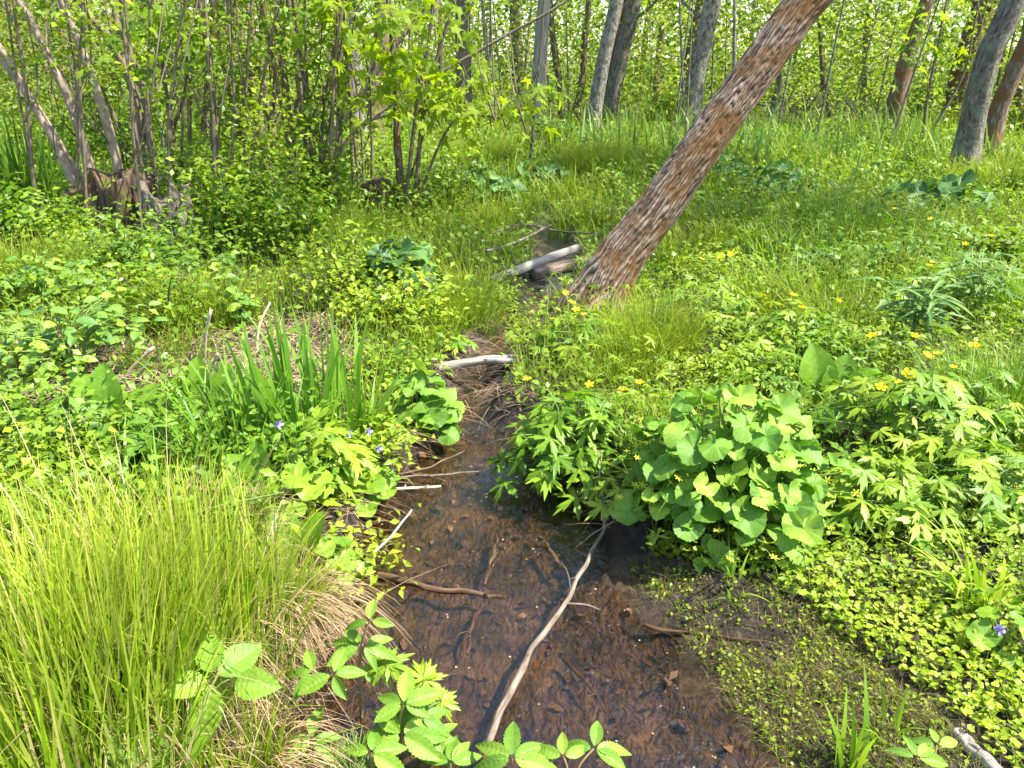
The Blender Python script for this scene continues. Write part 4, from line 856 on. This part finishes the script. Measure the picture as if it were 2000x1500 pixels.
tuft("sword_leaf_clump", "broad-bladed grass in the creeping leaves at right", 1915, 1200, .06, 26, .34, .014, G_sedge, SW, (.3, 1.0), 8, droop=.5, cat="plant")
tuft("sword_leaf_clump", "upright blades on the mud at the lower right", 1665, 1510, .04, 16, .19, .011, G_iris, SW, (.1, .6), 6, droop=.3, cat="plant")
tuft("sword_leaf_clump", "few blades between the two blade tufts at lower right", 1730, 1440, .03, 6, .16, .008, G_iris, SW, (.2, .8), 6, cat="plant")
tuft("sword_leaf_clump", "thin arching blades left of the waterside marigold", 735, 850, .08, 60, .30, .006, G_grass, SW, (.3, 1.0), 7, droop=.5, cat="plant")
tuft("sword_leaf_clump", "grass shoots at the water edge under the marigold mound", 1440, 1150, .05, 9, .10, .009, G_iris, SW, (.4, 1.2), 6, cat="plant")
tuft("sword_leaf_clump", "arching broad grass in the meadow behind the yellow blooms", 1520, 545, .2, 40, .42, .012, G_iris, SW, (.2, .8), 7, cat="plant")

# ---------------- fallen wood
def stick(label, pts, w0, w1, bark, z=None, name="stick", group="fallen sticks and twigs", cat="stick", twigs=(), sides=8, lift=.0):
    P = []
    for q in pts:
        if len(q) == 3: P.append(at(q[0], q[1], q[2]))
        else: p = on(*q); p[2] = max(p[2], WATER) + .008 + lift; P.append(p)
    P = np.array(P); b = P[0].copy(); dep = (P.mean(0) - [0, 0, H]) @ FW; k = dep / F / 2; n = 7 * len(P); Q = spline(P, n) - b
    tt = np.linspace(0, 2.2 * len(P), n); Q += .011 * np.stack([vn1(tt + U(0, 60), tt * 0 + 5) - .5, vn2(tt + U(0, 60), tt * 0 + 5) - .5, np.zeros(n)], 1)
    o = thing(name, label, cat, b, group); tubes("shaft", [tube(Q, np.linspace(w0, w1, n) * k, sides, .18, U(0, 60))], bark, o)
    lst = []
    twigs = list(twigs) + [(U(.1, .9), U(-.04, .04), U(-.03, .03), U(.0, .035), w1 * k * .5) for _ in range(2)]
    for f, dx, dy, dz, r in twigs:
        p0 = Q[int(f * (n - 1))]; lst.append(tube(spline([p0, p0 + np.array([dx, dy, dz]) * .55 + [0.006, 0, .008], p0 + [dx, dy, dz]], 8), np.linspace(r, r * .4, 8), 5))
    for t in lst: tubes("twig", [t], bark, o)
    return o
stick("long pale bent branch lying across the stream", [(952, 1450, -.075), (1005, 1338, -.07), (1052, 1250, -.06), (1112, 1165, -.055), (1152, 1085, -.05), (1180, 1030, -.04), (1176, 970, .0), (1172, 925, .05), (1178, 890, .08)], 12, 4, B_stick, name="fallen_branch", cat="branch",
      twigs=[(.37, .11, .03, -.05, .004), (.40, -.02, .14, .01, .002), (.62, .05, .05, .02, .003)], sides=12)
stick("brown half-sunk stick left of the bent branch", [(735, 1122, -.095), (790, 1135, -.095), (850, 1150, -.095), (920, 1158, -.1), (985, 1168, -.12)], 16, 9, B_wet)
stick("short upright-looking sunken stick above the half-sunk one", [(972, 1045, -.115), (962, 1090, -.105), (945, 1145, -.12)], 12, 9, B_wet)
stick("dark sunken twig below the half-sunk stick", [(940, 1180, -.115), (922, 1230, -.105), (915, 1280, -.12)], 10, 6, B_wet)
stick("pale straight reed stalk slanting over the left water", [(645, 1168, -.07), (735, 1075, .0), (806, 995, .06)], 6, 4, M_dry, name="reed_stalk", cat="stalk")
stick("bleached reed stalk pointing right from the violets", [(690, 960, -.03), (780, 955, -.06), (858, 950, -.08)], 7, 5, M_dry, name="reed_stalk", cat="stalk")
stick("tan reed stalk above the bleached one", [(760, 930, -.05), (830, 915, -.07), (905, 880, -.05)], 5, 4, B_wet, name="reed_stalk", cat="stalk")
stick("tan reed stalk lying flat beside the bleached one", [(750, 935, -.06), (840, 928, -.08), (935, 922, -.095)], 5, 3, B_stick, name="reed_stalk", cat="stalk")
stick("short tan stalk under the bleached one", [(745, 915, -.05), (800, 925, -.08), (870, 940, -.09)], 5, 3, B_wet, name="reed_stalk", cat="stalk")
stick("brown twig from the bank below the violets", [(660, 1040, -.06), (730, 1060, -.085), (775, 1058, -.09)], 5, 3, B_wet)
stick("dark root twig at the left water edge", [(640, 1075, -.05), (690, 1085, -.085), (770, 1062, -.08)], 5, 3, B_wet)
stick("brown twig on the mud right of the stream", [(1255, 1222, -.085), (1340, 1240), (1430, 1250), (1520, 1262)], 8, 4, B_wet)
stick("dark sunken twig at the right water edge", [(1400, 1290, -.09), (1430, 1340, -.085), (1450, 1400, -.09)], 8, 5, B_dark)
stick("thin twig curving over the water near the seedlings", [(520, 1400), (610, 1365, -.03), (700, 1350, .0), (760, 1356, .01)], 6, 3, B_stick)
stick("split grey stick in the lower right corner", [(1868, 1435), (1900, 1470), (1945, 1512), (1985, 1560)], 26, 30, B_pale)
stick("sunken orange stick under the bent branch", [(1060, 1065, -.115), (1085, 1090, -.105), (1105, 1115, -.115)], 12, 9, B_wet)
stick("sunken straight twig in the lower right water", [(1100, 1290, -.12), (1150, 1340, -.11), (1180, 1390, -.115)], 9, 5, B_wet)
stick("pale broken log bridging the narrow stream", [(835, 722, .02), (900, 710, .04), (960, 702, .05), (1005, 703, .045)], 16, 22, B_pale, name="fallen_log", group="fallen logs", cat="log", lift=.05, sides=14)
stick("pale log end right of the buttercup clump", [(1170, 722), (1205, 722), (1240, 726)], 12, 10, B_pale, name="fallen_log", group="fallen logs", cat="log", lift=.03)
stick("sunlit log leading to the leaning tree base", [(930, 560, .03), (1000, 532, .07), (1070, 505, .10), (1125, 484, .11)], 20, 16, B_pale, name="fallen_log", group="fallen logs", cat="log", lift=.06, sides=14)
stick("dark hollow log tucked under the leaning tree", [(1040, 536, .02), (1085, 526, .03), (1145, 513, .05)], 28, 26, B_log, name="fallen_log", group="fallen logs", cat="log", lift=.06, sides=16)
stick("thin straight stick on top of the sunlit log", [(950, 532), (1010, 512), (1075, 492)], 6, 4, B_stick, lift=.15)
stick("white fallen branch at the foot of the snag", [(1055, 262), (1080, 258), (1110, 268)], 26, 14, B_pale, name="fallen_log", group="fallen logs", cat="log", lift=.12)
stick("long grey log buried in the left straw bank", [(-40, 795), (120, 772), (300, 742), (480, 720), (560, 712)], 22, 20, B_log, name="fallen_log", group="fallen logs", cat="log", lift=.02)
stick("curved bare branch over the back channel", [(960, 480), (1020, 462), (1090, 468), (1150, 480)], 5, 3, B_stick, lift=.1)
for lb, p0, p1, w in [("upright bleached stalk on the straw bank", (398, 715), (412, 605), 8), ("bleached stalk crossing the straw bank leftward", (225, 745), (300, 678), 9), ("crossed bleached stalk beside the leftward one", (250, 755), (325, 690), 7),
     ("leaning bleached stalk right of the upright one", (500, 690), (528, 590), 6),
     ("short bleached stalk below the upright one", (405, 770), (425, 690), 6), ("bleached stalk near the sprig of round leaves", (515, 600), (500, 660), 6), ("pale twig rising from the grey split stump", (285, 400), (345, 300), 6), ("white twig under the grey split stump", (300, 480), (330, 425), 6)]:
    b = on(*p0); o = thing("dead_stalk", lb, "stalk", b, "bleached dead stalks"); q = atY(p1[0], p1[1], b[1] + U(-.1, .1)) - b; k = ((b - [0, 0, H]) @ FW) / F / 2
    tubes("shaft", [tube(spline([[0, 0, -.02], q * .5 + [U(-.02, .02), 0, .01], q], 9), np.linspace(w, w * .7, 9) * k, 6)], M_dry, o)
# brushwood heap far right
b = on(1580, 250); o = thing("brushwood_heap", "dark brushwood heap beyond the reeds", "brush pile", b); lst = []
for q in range(60):
    p0 = np.array([U(-1.2, 1.2), U(-.4, .4), U(0, .5)]); d = np.array([U(-1, 1), U(-.4, .4), U(-.1, .8)]) * U(.5, 1.2); lst.append(tube(spline([p0, p0 + d * .5 + [0, 0, .1], p0 + d], 6), np.linspace(.02, .006, 6), 5))
tubes("branches", lst, B_dark, o)

# small-leaved understorey bushes: stems + foliage per bush
def bush(label, px, py, rx, hh, n, s, mat, group="leafy bushes of the understorey", ry=None, T=DIA, z0=.05, stems=9, bk=None):
    b = on(px, py); o = thing("bush", label, "bush", b, group); ry = ry or rx * .7
    tips = np.stack([rng.normal(0, .45, stems * 5) * rx, rng.normal(0, .45, stems * 5) * ry, rng.uniform(.25, 1, stems * 5) * hh], 1)
    q = rng.integers(0, len(tips), n); t = rng.random(n) ** .5
    P = tips[q] * (.35 + .65 * t)[:, None] + rng.normal(0, .07, (n, 3)) * [1, 1, .6]; P[:, 2] = np.maximum(P[:, 2], z0)
    V, Fq, uv = scatter(DIA1 if s >= .06 else T, P, rframes(n, .5), rng.uniform(.6, 1.3, n) * s)
    f = link("foliage", mesh("foliage", V, Fq, mat, uv), o); f["kind"] = "stuff"
    tubes("stems", [tube(spline([[U(-.08, .08), U(-.08, .08), -.03], p * [.5, .5, .6], p], 7), np.linspace(.008, .003, 7), 5) for p in tips[:stems * 2]], bk or B_dark, o)
for lb, px, py, rx, hh, n, s, mt in [
    ("sunlit lacy-leaved bush below the brown stems", 590, 510, .45, .8, 1100, .055, G_herb), ("leafy bush between rotten stump and brown stems", 470, 470, .45, .5, 1300, .06, G_herb),
    ("leafy bush behind the split stump", 420, 400, .7, .7, 1500, .065, G_herb), ("leafy bush left of the cut stump", 640, 450, .5, .8, 1000, .06, G_herb), ("bush around the brown stem bases", 560, 390, .9, .5, 1500, .07, G_herb),
    ("bush at the foot of the beige stems", 100, 500, .5, .4, 1000, .06, G_herbd), ("bush behind the left sword leaves", 120, 330, 1.1, 1.0, 1500, .08, G_herb), ("pale bush behind the dark stems", 300, 300, 1.3, .8, 1500, .09, G_herb),
    ("bush behind the cut stump", 700, 345, .9, .8, 1200, .075, G_herb), ("low bush left of the dark marigold patch", 850, 420, .5, .55, 800, .06, G_herb), ("bush at the snag's foot", 1070, 300, .8, .6, 1200, .075, G_herbd),
    ("yellow-green bush right of the leaning trio", 1290, 262, .8, 1.0, 1400, .085, G_cover), ("leafy bush behind the far sedge dome", 960, 270, 1.2, .8, 1200, .08, G_herb), ("bush before the thick scarred trunk", 640, 330, .8, .9, 1200, .075, G_herbd),
    ("bright bush at the right edge behind the trunks", 1985, 270, 1.2, 1.1, 1400, .09, G_herb), ("bush under the slender red-brown trunk", 1770, 250, 1.4, 1.0, 1400, .09, G_herbd), ("low leafy mound behind the pale log", 770, 650, .4, .34, 900, .045, G_cover),
    ("leafy mound left of the lush sedge tuft", 690, 600, .45, .5, 1000, .05, G_herb), ("leafy mound above the broad-leaved straw bank plant", 330, 655, .5, .42, 1000, .045, G_herb), ("herb mound in front of the beige stems", 250, 550, .5, .36, 1000, .06, G_herbd)]:
    bush(lb, px, py, rx, hh, n, s, mt)

for lb, px, py, rx, hh, n, s, mt in [
    ("airy leafy bush right of the grey split stump", 455, 500, .36, .8, 900, .062, G_herb), ("tall airy leafy bush before the brown stems", 540, 470, .55, 1.3, 1000, .062, G_cover),
    ("airy leafy bush overhanging the cut stump's left", 650, 450, .45, 1.3, 900, .062, G_herb), ("airy leafy bush before the left sword leaves", 60, 500, .6, .6, 900, .065, G_herb),
    ("low leafy bush before the broad rotten stump", 215, 525, .45, .32, 800, .055, G_cover), ("high leafy bush behind the thin crowded shoots", 470, 380, .9, 2.0, 1500, .075, G_cover), ("high leafy bush behind the dark stems at left", 250, 360, 1.0, 2.1, 1500, .08, G_herb)]:
    bush(lb, px, py, rx, hh, n, s, mt, stems=6)
for lb, px, py, rx, hh, n, s, mt in [
    ("low pale herb mound right of the arching sedge tuft", 1360, 560, .45, .22, 700, .045, G_cover), ("herb mound in the meadow below the shaded marigolds", 1480, 480, .55, .22, 700, .05, G_herb),
    ("herb mound left of the lance-leaved plant", 1640, 560, .5, .24, 700, .05, G_herbd), ("shaded herb mound under the large-leaved marigold", 1740, 540, .55, .26, 800, .055, G_herbd),
    ("herb mound at the right edge below the trunks", 1960, 520, .6, .30, 900, .06, G_herb), ("sunny herb mound behind the marigold mound", 1420, 760, .3, .16, 700, .035, G_cover),
    ("herb mound between broad leaf and sunny meadow centre", 1650, 720, .3, .2, 600, .04, G_herb), ("leafy mound on the bank behind the waterside marigold", 760, 745, .28, .16, 700, .035, G_cover),
    ("leafy tangle on the left bank beneath the tall sword leaves", 560, 930, .3, .18, 800, .04, G_herb), ("leafy tangle behind the violets at the water", 720, 900, .16, .14, 500, .035, G_cover),
    ("leafy herbs showing between the left sedges", 230, 1060, .4, .2, 900, .045, G_herb), ("bright herb carpet at the left edge above the sedge", 60, 980, .4, .2, 900, .045, G_cover), ("herb tangle left of the narrow-bladed clump", 300, 880, .4, .2, 900, .045, G_herb), ("herb tangle at the left edge of the straw bank", 60, 900, .45, .22, 900, .05, G_herbd),
    ("leafy tangle trailing from the bank into the water", 650, 1060, .16, .12, 500, .032, G_cover), ("small leafy mound at the leaning tree's left foot", 1010, 640, .2, .14, 450, .035, G_cover),
    ("herbs under the dark hollow log", 960, 600, .3, .14, 500, .04, G_herb), ("herb fringe between buttercup clump and marigold mound", 1290, 860, .22, .2, 600, .035, G_herb)]:
    bush(lb, px, py, rx, hh, n, s, mt, stems=4, z0=.01, group="herb mounds on the banks and meadow", bk=M_stem)
for lb, px, py, R, n, h, w, mt in [
    ("broad meadow grass tuft behind the sunny meadow centre", 1620, 650, .22, 160, .34, .009, G_grass), ("meadow grass tuft left of the dark lance leaves", 1500, 620, .22, 160, .32, .009, G_grass),
    ("dark meadow grass tuft in the shade band", 1430, 450, .3, 200, .36, .011, G_dark), ("dark meadow grass tuft right of the shade band", 1600, 450, .32, 200, .38, .011, G_dark),
    ("tall grass tuft right of the leaning tree's middle", 1330, 520, .28, 220, .36, .009, G_grass), ("pale grass tuft near the right edge meadow", 1930, 600, .3, 240, .36, .009, G_iris),
    ("grass tuft before the close pair of trunks", 1840, 480, .35, 240, .36, .010, G_grass), ("grass tuft beside the back channel", 1130, 440, .3, 240, .34, .009, G_grass),
    ("grass tuft left of the back channel", 985, 440, .3, 240, .32, .009, G_grass), ("bright grass tuft before the sunlit log", 930, 580, .2, 240, .26, .007, G_sedge),
    ("grass tuft above the pale broken log", 840, 670, .16, 200, .22, .006, G_grass), ("grass tuft under the cut stump", 720, 500, .25, 240, .3, .008, G_sedge),
    ("sparse tall seed stalks rising from the left edge sedge", 150, 1230, .4, 70, .55, .004, G_straw), ("sparse tan seed stalks above the huge tussock", 330, 1290, .3, 60, .52, .004, G_straw), ("broad pale blades among the left edge sedge", 180, 1120, .35, 60, .34, .012, G_iris), ("broad grass blades in front of the left straw bank", 330, 1000, .3, 90, .30, .011, G_iris),
    ("grass tuft left of the upright stalk", 330, 720, .2, 200, .26, .006, G_grass), ("grass blades left of the low veined shrub", 30, 720, .3, 260, .3, .007, G_grass)]:
    tuft("grass_tuft", lb, px, py, R, n, h, w, mt, "meadow grass tufts", (.2, .9), 6)
# ------------------------------------------------------------------ uncountable growth
def stuff(name, label, cat, V, Fq, uv, mat):
    o = link(name, mesh(name, V, Fq, mat, uv)); tag(o, label, cat, kind="stuff"); return o
def ground_pts(n, x0, x1, y0, y1, pw=1.0):
    y = y0 + (y1 - y0) * rng.random(n) ** pw; x = x0 + (x1 - x0) * rng.random(n); return x, y
COVER = [(1250, 1085), (1430, 1010), (1650, 900), (2000, 850), (2900, 850), (2900, 1900), (2150, 1900), (1960, 1500), (1800, 1360), (1640, 1240), (1500, 1140), (1350, 1110)]
MUD = [(1225, 1105), (1500, 1130), (1640, 1235), (1950, 1500), (2100, 1900), (1500, 1900), (1520, 1500), (1390, 1300)]
STRAW = [(-900, 690), (250, 670), (480, 640), (640, 620), (720, 700), (700, 760), (560, 780), (300, 790), (-900, 840)]
# meadow grass: density falls with distance, always rooted on the ground, not in the stream
def field(n, ymin, ymax, half, pw):
    y = ymin + (ymax - ymin) * rng.random(n) ** pw; x = (rng.random(n) * 2 - 1) * (half[0] + half[1] * y); return x, y
x, y = field(90000, 2.0, 19, (.9, .82), 1.7); dl, dr = bankd(x, y); z = gz(x, y); P = np.stack([x, y, z], 1); px, py = proj(P)
inw = (np.minimum(dl, dr) > -.06) & (y < 7.6)
keep = ~inw & ~inpoly(px, py, COVER) & ~inpoly(px, py, MUD)
keep &= ~(inpoly(px, py, STRAW) & (rng.random(len(x)) < .8)) & ~((px < 620) & (py > 830) & (rng.random(len(x)) < .6))
pt = vn1(x * 1.1 + 7, y * 1.1 + 3); keep &= rng.random(len(x)) < (.1 + 1.5 * pt); keep &= ~((px < 760) & (py < 560) & (rng.random(len(x)) < .55))
P = P[keep]; px = px[keep]; py = py[keep]; n = len(P); d = P[:, 1]
h = (.08 + .013 * d + (.26 + .012 * d) * vn2(P[:, 0] * 1.7, P[:, 1] * 1.7) ** 1.6) * rng.uniform(.45, 1.3, n); w = np.clip(.0012 * d, .0032, .017) * rng.uniform(.7, 1.4, n)
V, Fq, uv = blades(P, h, w, rng.uniform(.1, .95, n), rng.random(n) * 6.28, 3, .4)
stuff("meadow_grass", "fresh green grass covering the marsh meadow around the stream", "grass", V, Fq, uv, G_grass)
# broad reeds along the wood edge on the right
n = 2600; x = rng.uniform(1.0, 16, n); y = rng.normal(13.5, 2.2, n) + .0 * x; x2 = rng.uniform(-14, 1, 500); y2 = rng.normal(14.5, 1.0, 500); x = np.r_[x, x2]; y = np.r_[y, y2]; n = len(x)
P = np.stack([x, y, gz(x, y)], 1); rm = .35 + 1.1 * vn3(x * .8 + 5, y * .8 + 5); V, Fq, uv = blades(P, rng.uniform(.3, .85, n) * rm, rng.uniform(.018, .045, n), rng.uniform(.05, .55, n), rng.random(n) * 6.28, 5, .3)
stuff("reed_bed", "pale broad reed blades along the edge of the wood", "reeds", V, Fq, uv, G_reed)
# mixed herb leaves in the meadow and on the left bank
x, y = field(75000, 2.2, 15, (.9, .8), 1.6); dl, dr = bankd(x, y); z = gz(x, y); P = np.stack([x, y, z], 1); px, py = proj(P)
keep = ~((np.minimum(dl, dr) > -.03) & (y < 7.6)) & ~inpoly(px, py, COVER) & ~inpoly(px, py, MUD) & ~(inpoly(px, py, STRAW) & (rng.random(len(x)) < .7)) & ~((px < 560) & (py > 850) & (rng.random(len(x)) < .75))
pt = vn2(x * 1.3 + 70, y * 1.3 + 30); keep &= rng.random(len(x)) < (.25 + 1.1 * pt); P = P[keep]; n = len(P)
P[:, 2] += rng.random(n) * (.06 + .014 * P[:, 1]) * (1 + 2.2 * (P[:, 0] < -.3) + .8 * (P[:, 0] > 1))
V, Fq, uv = scatter(DIA1, P, rframes(n, .5), rng.uniform(.6, 1.4, n) * (.022 + .0042 * P[:, 1])); stuff("meadow_herbs", "mixed small herb leaves growing through the grass", "undergrowth", V, Fq, uv, G_herb)
CUT = lobed([-110, -56, 0, 56, 110], [.7, .9, 1.0, .9, .7], .42, .2, 0, 24, 1, .3)
x, y = field(9000, 2.6, 11, (.9, .8), 1.4); dl, dr = bankd(x, y); P = np.stack([x, y, gz(x, y)], 1); px, py = proj(P)
keep = ~((np.minimum(dl, dr) > -.05) & (y < 7.6)) & ~inpoly(px, py, COVER) & ~inpoly(px, py, MUD) & ~inpoly(px, py, STRAW) & (rng.random(len(x)) < np.where(x > .3, .2 + 1.1 * vn1(x * 1.6, y * 1.6), .35)); P = P[keep]; n = len(P); P[:, 2] += .04 + rng.random(n) * .2
V, Fq, uv = scatter(CUT, P, rframes(n, .4), rng.uniform(.6, 1.3, n) * (.04 + .004 * P[:, 1])); stuff("meadow_cut_leaves", "deeply cut herb leaves standing among the meadow grass", "undergrowth", V, Fq, uv, G_herb)
# creeping round leaves on the right bank
n = 46000; x = rng.uniform(.1, 2.6, n); y = rng.uniform(.9, 3.2, n); z = gz(x, y); P = np.stack([x, y, z], 1); px, py = proj(P)
keep = inpoly(px, py, COVER) & (z > WATER + .01) & (rng.random(n) < .35 + 1.0 * vn3(x * 4, y * 4)); P = P[keep]; n = len(P); P[:, 2] += .012 + rng.random(n) ** 2 * .06
V, Fq, uv = scatter(RND, P, rframes(n, .35), rng.uniform(.45, 1.35, n) * .0175); stuff("creeping_round_leaves", "dense carpet of small round creeping leaves on the right bank", "ground cover", V, Fq, uv, G_cover)
n = 5000; x = rng.uniform(.2, 2.4, n); y = rng.uniform(1.0, 3.0, n); z = gz(x, y); P = np.stack([x, y, z], 1); px, py = proj(P); keep = inpoly(px, py, COVER) & (z > WATER); P = P[keep]; n = len(P)
V, Fq, uv = blades(P, rng.uniform(.05, .14, n), rng.uniform(.002, .004, n), rng.uniform(.2, 1, n), rng.random(n) * 6.28, 3); stuff("cover_grass", "thin grass blades through the round creeping leaves", "grass", V, Fq, uv, G_grass)
# tiny seedlings on the mud and in the shallow water
n = 26000; x = rng.uniform(.1, 2.0, n); y = rng.uniform(.9, 2.2, n); z = gz(x, y); P = np.stack([x, y, z], 1); px, py = proj(P)
keep = inpoly(px, py, MUD) & (z > WATER - .03) & (rng.random(n) < np.clip(vn1(x * 6, y * 6) * 1.8 - .25, .12, 1)); P = P[keep]; n = len(P); P[:, 2] = np.maximum(P[:, 2], WATER) + rng.random(n) * .014
V, Fq, uv = scatter(DIA0, P, rframes(n, .6), rng.uniform(.4, 1.4, n) * .013); stuff("mud_seedlings", "tiny seedlings sprouting on the wet mud at right", "seedlings", V, Fq, uv, G_cover)
MP = P.copy(); n = 7000; P = MP[rng.integers(0, len(MP), n)] + rng.normal(0, .02, (n, 3)) * [1, 1, 0]; P[:, 2] = np.maximum(gz(P[:, 0], P[:, 1]), WATER) - .001
V, Fq, uv = blades(P, rng.uniform(.008, .03, n), np.full(n, .0016), rng.uniform(.3, 2, n), rng.random(n) * 6.28, 2, .3); stuff('mud_grass', 'hair-fine green shoots on the wet mud', 'grass', V, Fq, uv, G_grass)
n = 3200; P = P[rng.integers(0, len(P), n)] + rng.normal(0, .01, (n, 3)) * [1, 1, 0]; P[:, 2] = np.maximum(gz(P[:, 0], P[:, 1]), WATER) + .002
V, Fq, uv = blades(P, rng.uniform(.015, .05, n), np.full(n, .0012), rng.uniform(.5, 2.5, n), rng.random(n) * 6.28, 3, .3); stuff("mud_litter", "fine dead stems scattered over the wet mud", "litter", V, Fq, uv, G_litter)
# floating specks
n = 1500; x = rng.uniform(-1.0, 1.0, n); y = rng.uniform(.9, 3.2, n); keep = (gz(x, y) < WATER - .005) & (vn1(x * 9, y * 9) > .45); P = np.stack([x, y, np.full(n, WATER + .002)], 1)[keep]; n = len(P)
V, Fq, uv = scatter(RND, P, rframes(n, .1), rng.uniform(.25, 1.3, n) ** 2 * .0045); stuff("floating_duckweed", "pale duckweed specks and bubbles floating on the brown water", "duckweed", V, Fq, uv, G_straw)
n = 2600; x = rng.uniform(-1.0, 1.2, n); y = rng.uniform(.8, 3.6, n); z = gz(x, y); keep = (z < WATER + .01) & (rng.random(n) < .2 + 1.1 * vn2(x * 5, y * 5)); P = np.stack([x, y, z + .004 + .02 * rng.random(n)], 1)[keep]; n = len(P)
V, Fq, uv = scatter(DIA1, P, rframes(n, .3), rng.uniform(.4, 1.5, n) * .03); stuff("sunken_leaf_litter", "dark sodden leaves lying on the stream bed", "litter", V, Fq, uv, G_litter)
# straw on the left bank
n = 14000; x = rng.uniform(-5, .1, n); y = rng.uniform(2.6, 5.0, n); z = gz(x, y); P = np.stack([x, y, z], 1); px, py = proj(P); dl, dr = bankd(x, y); keep = inpoly(px, py, STRAW) & (dl < .03); P = P[keep]; n = len(P); P[:, 2] += rng.random(n) * .05
V, Fq, uv = blades(P, rng.uniform(.025, .07, n), rng.uniform(.0025, .007, n), rng.uniform(2, 6, n), rng.random(n) * 6.28, 3, .12); stuff("dry_straw", "bleached flattened straw lying over the left bank", "straw", V, Fq, uv, G_straw)
n = 2200; t = rng.random(n); yy = 1.2 + 5.5 * t ** 1.5; dl0 = np.interp(yy, _L[:, 1], _L[:, 0]); dr0 = np.interp(yy, _R[:, 1], _R[:, 0]); sd_ = rng.random(n) < .65
x = np.where(sd_ | (yy < 2.2), dl0 + rng.normal(-.03, .06, n), dr0 + rng.normal(.03, .06, n)); P = np.stack([x, yy, np.maximum(gz(x, yy), WATER) + .02], 1)
V, Fq, uv = blades(P, rng.uniform(.015, .06, n), rng.uniform(.0015, .0035, n), rng.uniform(1.5, 5, n), np.where(sd_, rng.normal(-.2, .8, n), rng.normal(3.2, .8, n)), 4, .35); stuff("bank_litter", "brown dead stems and rootlets hanging along the water line", "litter", V, Fq, uv, G_thatch)
# the wood beyond: leaf mass, and thin poles
n = 360000; r = 12 + 28 * rng.random(n) ** .9; a = rng.uniform(-.95, .95, n); x = r * np.sin(a); y = r * np.cos(a)
cl = vn1(x * .9 + 90, y * .9 + 90); hz = rng.random(n) ** 1.1 * (1.2 + .16 * r); keep = (rng.random(n) < np.clip((.6 * vn2(x * .9 + hz * 1.1, y * .9 + hz * .9) + .4 * vn3(x * 2.3 + hz * 2.9, y * 2.3 - hz * 2.1) - .38) * 4.5, .04, 1)) & (r + 3 * cl + hz * .5 > np.where(a < -.22, 14.0, 20.5))
x, y, hz, r = x[keep], y[keep], hz[keep], r[keep]; n = len(x); P = np.stack([x, y, gz(x, y) + .1 + hz], 1)
V, Fq, uv = scatter(DIA0, P, rframes(n, .9), rng.uniform(.6, 1.4, n) * (.03 + .0046 * r)); stuff("far_wood", "sunlit spring foliage of the wood closing the view", "woodland", V, Fq, uv, G_far)
n = 75000; r = 36 + 30 * rng.random(n); a = rng.uniform(-1.05, 1.05, n); x = r * np.sin(a); y = r * np.cos(a); hz = rng.random(n) ** 1.6 * 10
keep = rng.random(n) < np.clip((vn2(x * .22 + hz * .35, y * .22 + hz * .25) - .3) * 2.6, .05, 1); x, y, hz, r = x[keep], y[keep], hz[keep], r[keep]; n = len(x)
P = np.stack([x, y, gz(x, y) + hz], 1); V, Fq, uv = scatter(DIA0, P, rframes(n, 1.0), rng.uniform(.6, 1.4, n) * .36); stuff("distant_wood", "distant woodland foliage behind the nearer wood", "woodland", V, Fq, uv, G_far)
lst = []
for q in range(130):
    rr = U(13, 38); a = U(-.85, .85); p = np.array([rr * math.sin(a), rr * math.cos(a), 0]); p[2] = gzs(p[0], p[1]) - .1; hh = U(4, 9); lx, ly = U(-.7, .7), U(-.5, .5); rad = U(.012, .045)
    lst.append(tube(spline([p, p + [lx * .4, ly * .3, hh * .4], p + [lx, ly, hh]], 8), np.linspace(rad, rad * .4, 8), 5))
J = join(lst); stuff("thin_poles", "crowded thin poles of young trees deep in the wood", "woodland", J[0], J[1], J[2], B_grey)
n = 4500; C = np.array([atY(px, py, U(8, 10)) for px, py in [(20, 60), (90, 30), (140, 90), (60, 120), (200, 40), (430, 60), (470, 30), (410, 100), (500, 70)]]); P = C[rng.integers(0, len(C), n)] + rng.normal(0, .35, (n, 3)) * [1.3, 1, .6]
V, Fq, uv = scatter(DIA1, P, rframes(n, .8), rng.uniform(.6, 1.3, n) * .055); stuff("copper_foliage", "copper-tinged young foliage hanging among the left stems", "foliage", V, Fq, uv, G_copper)
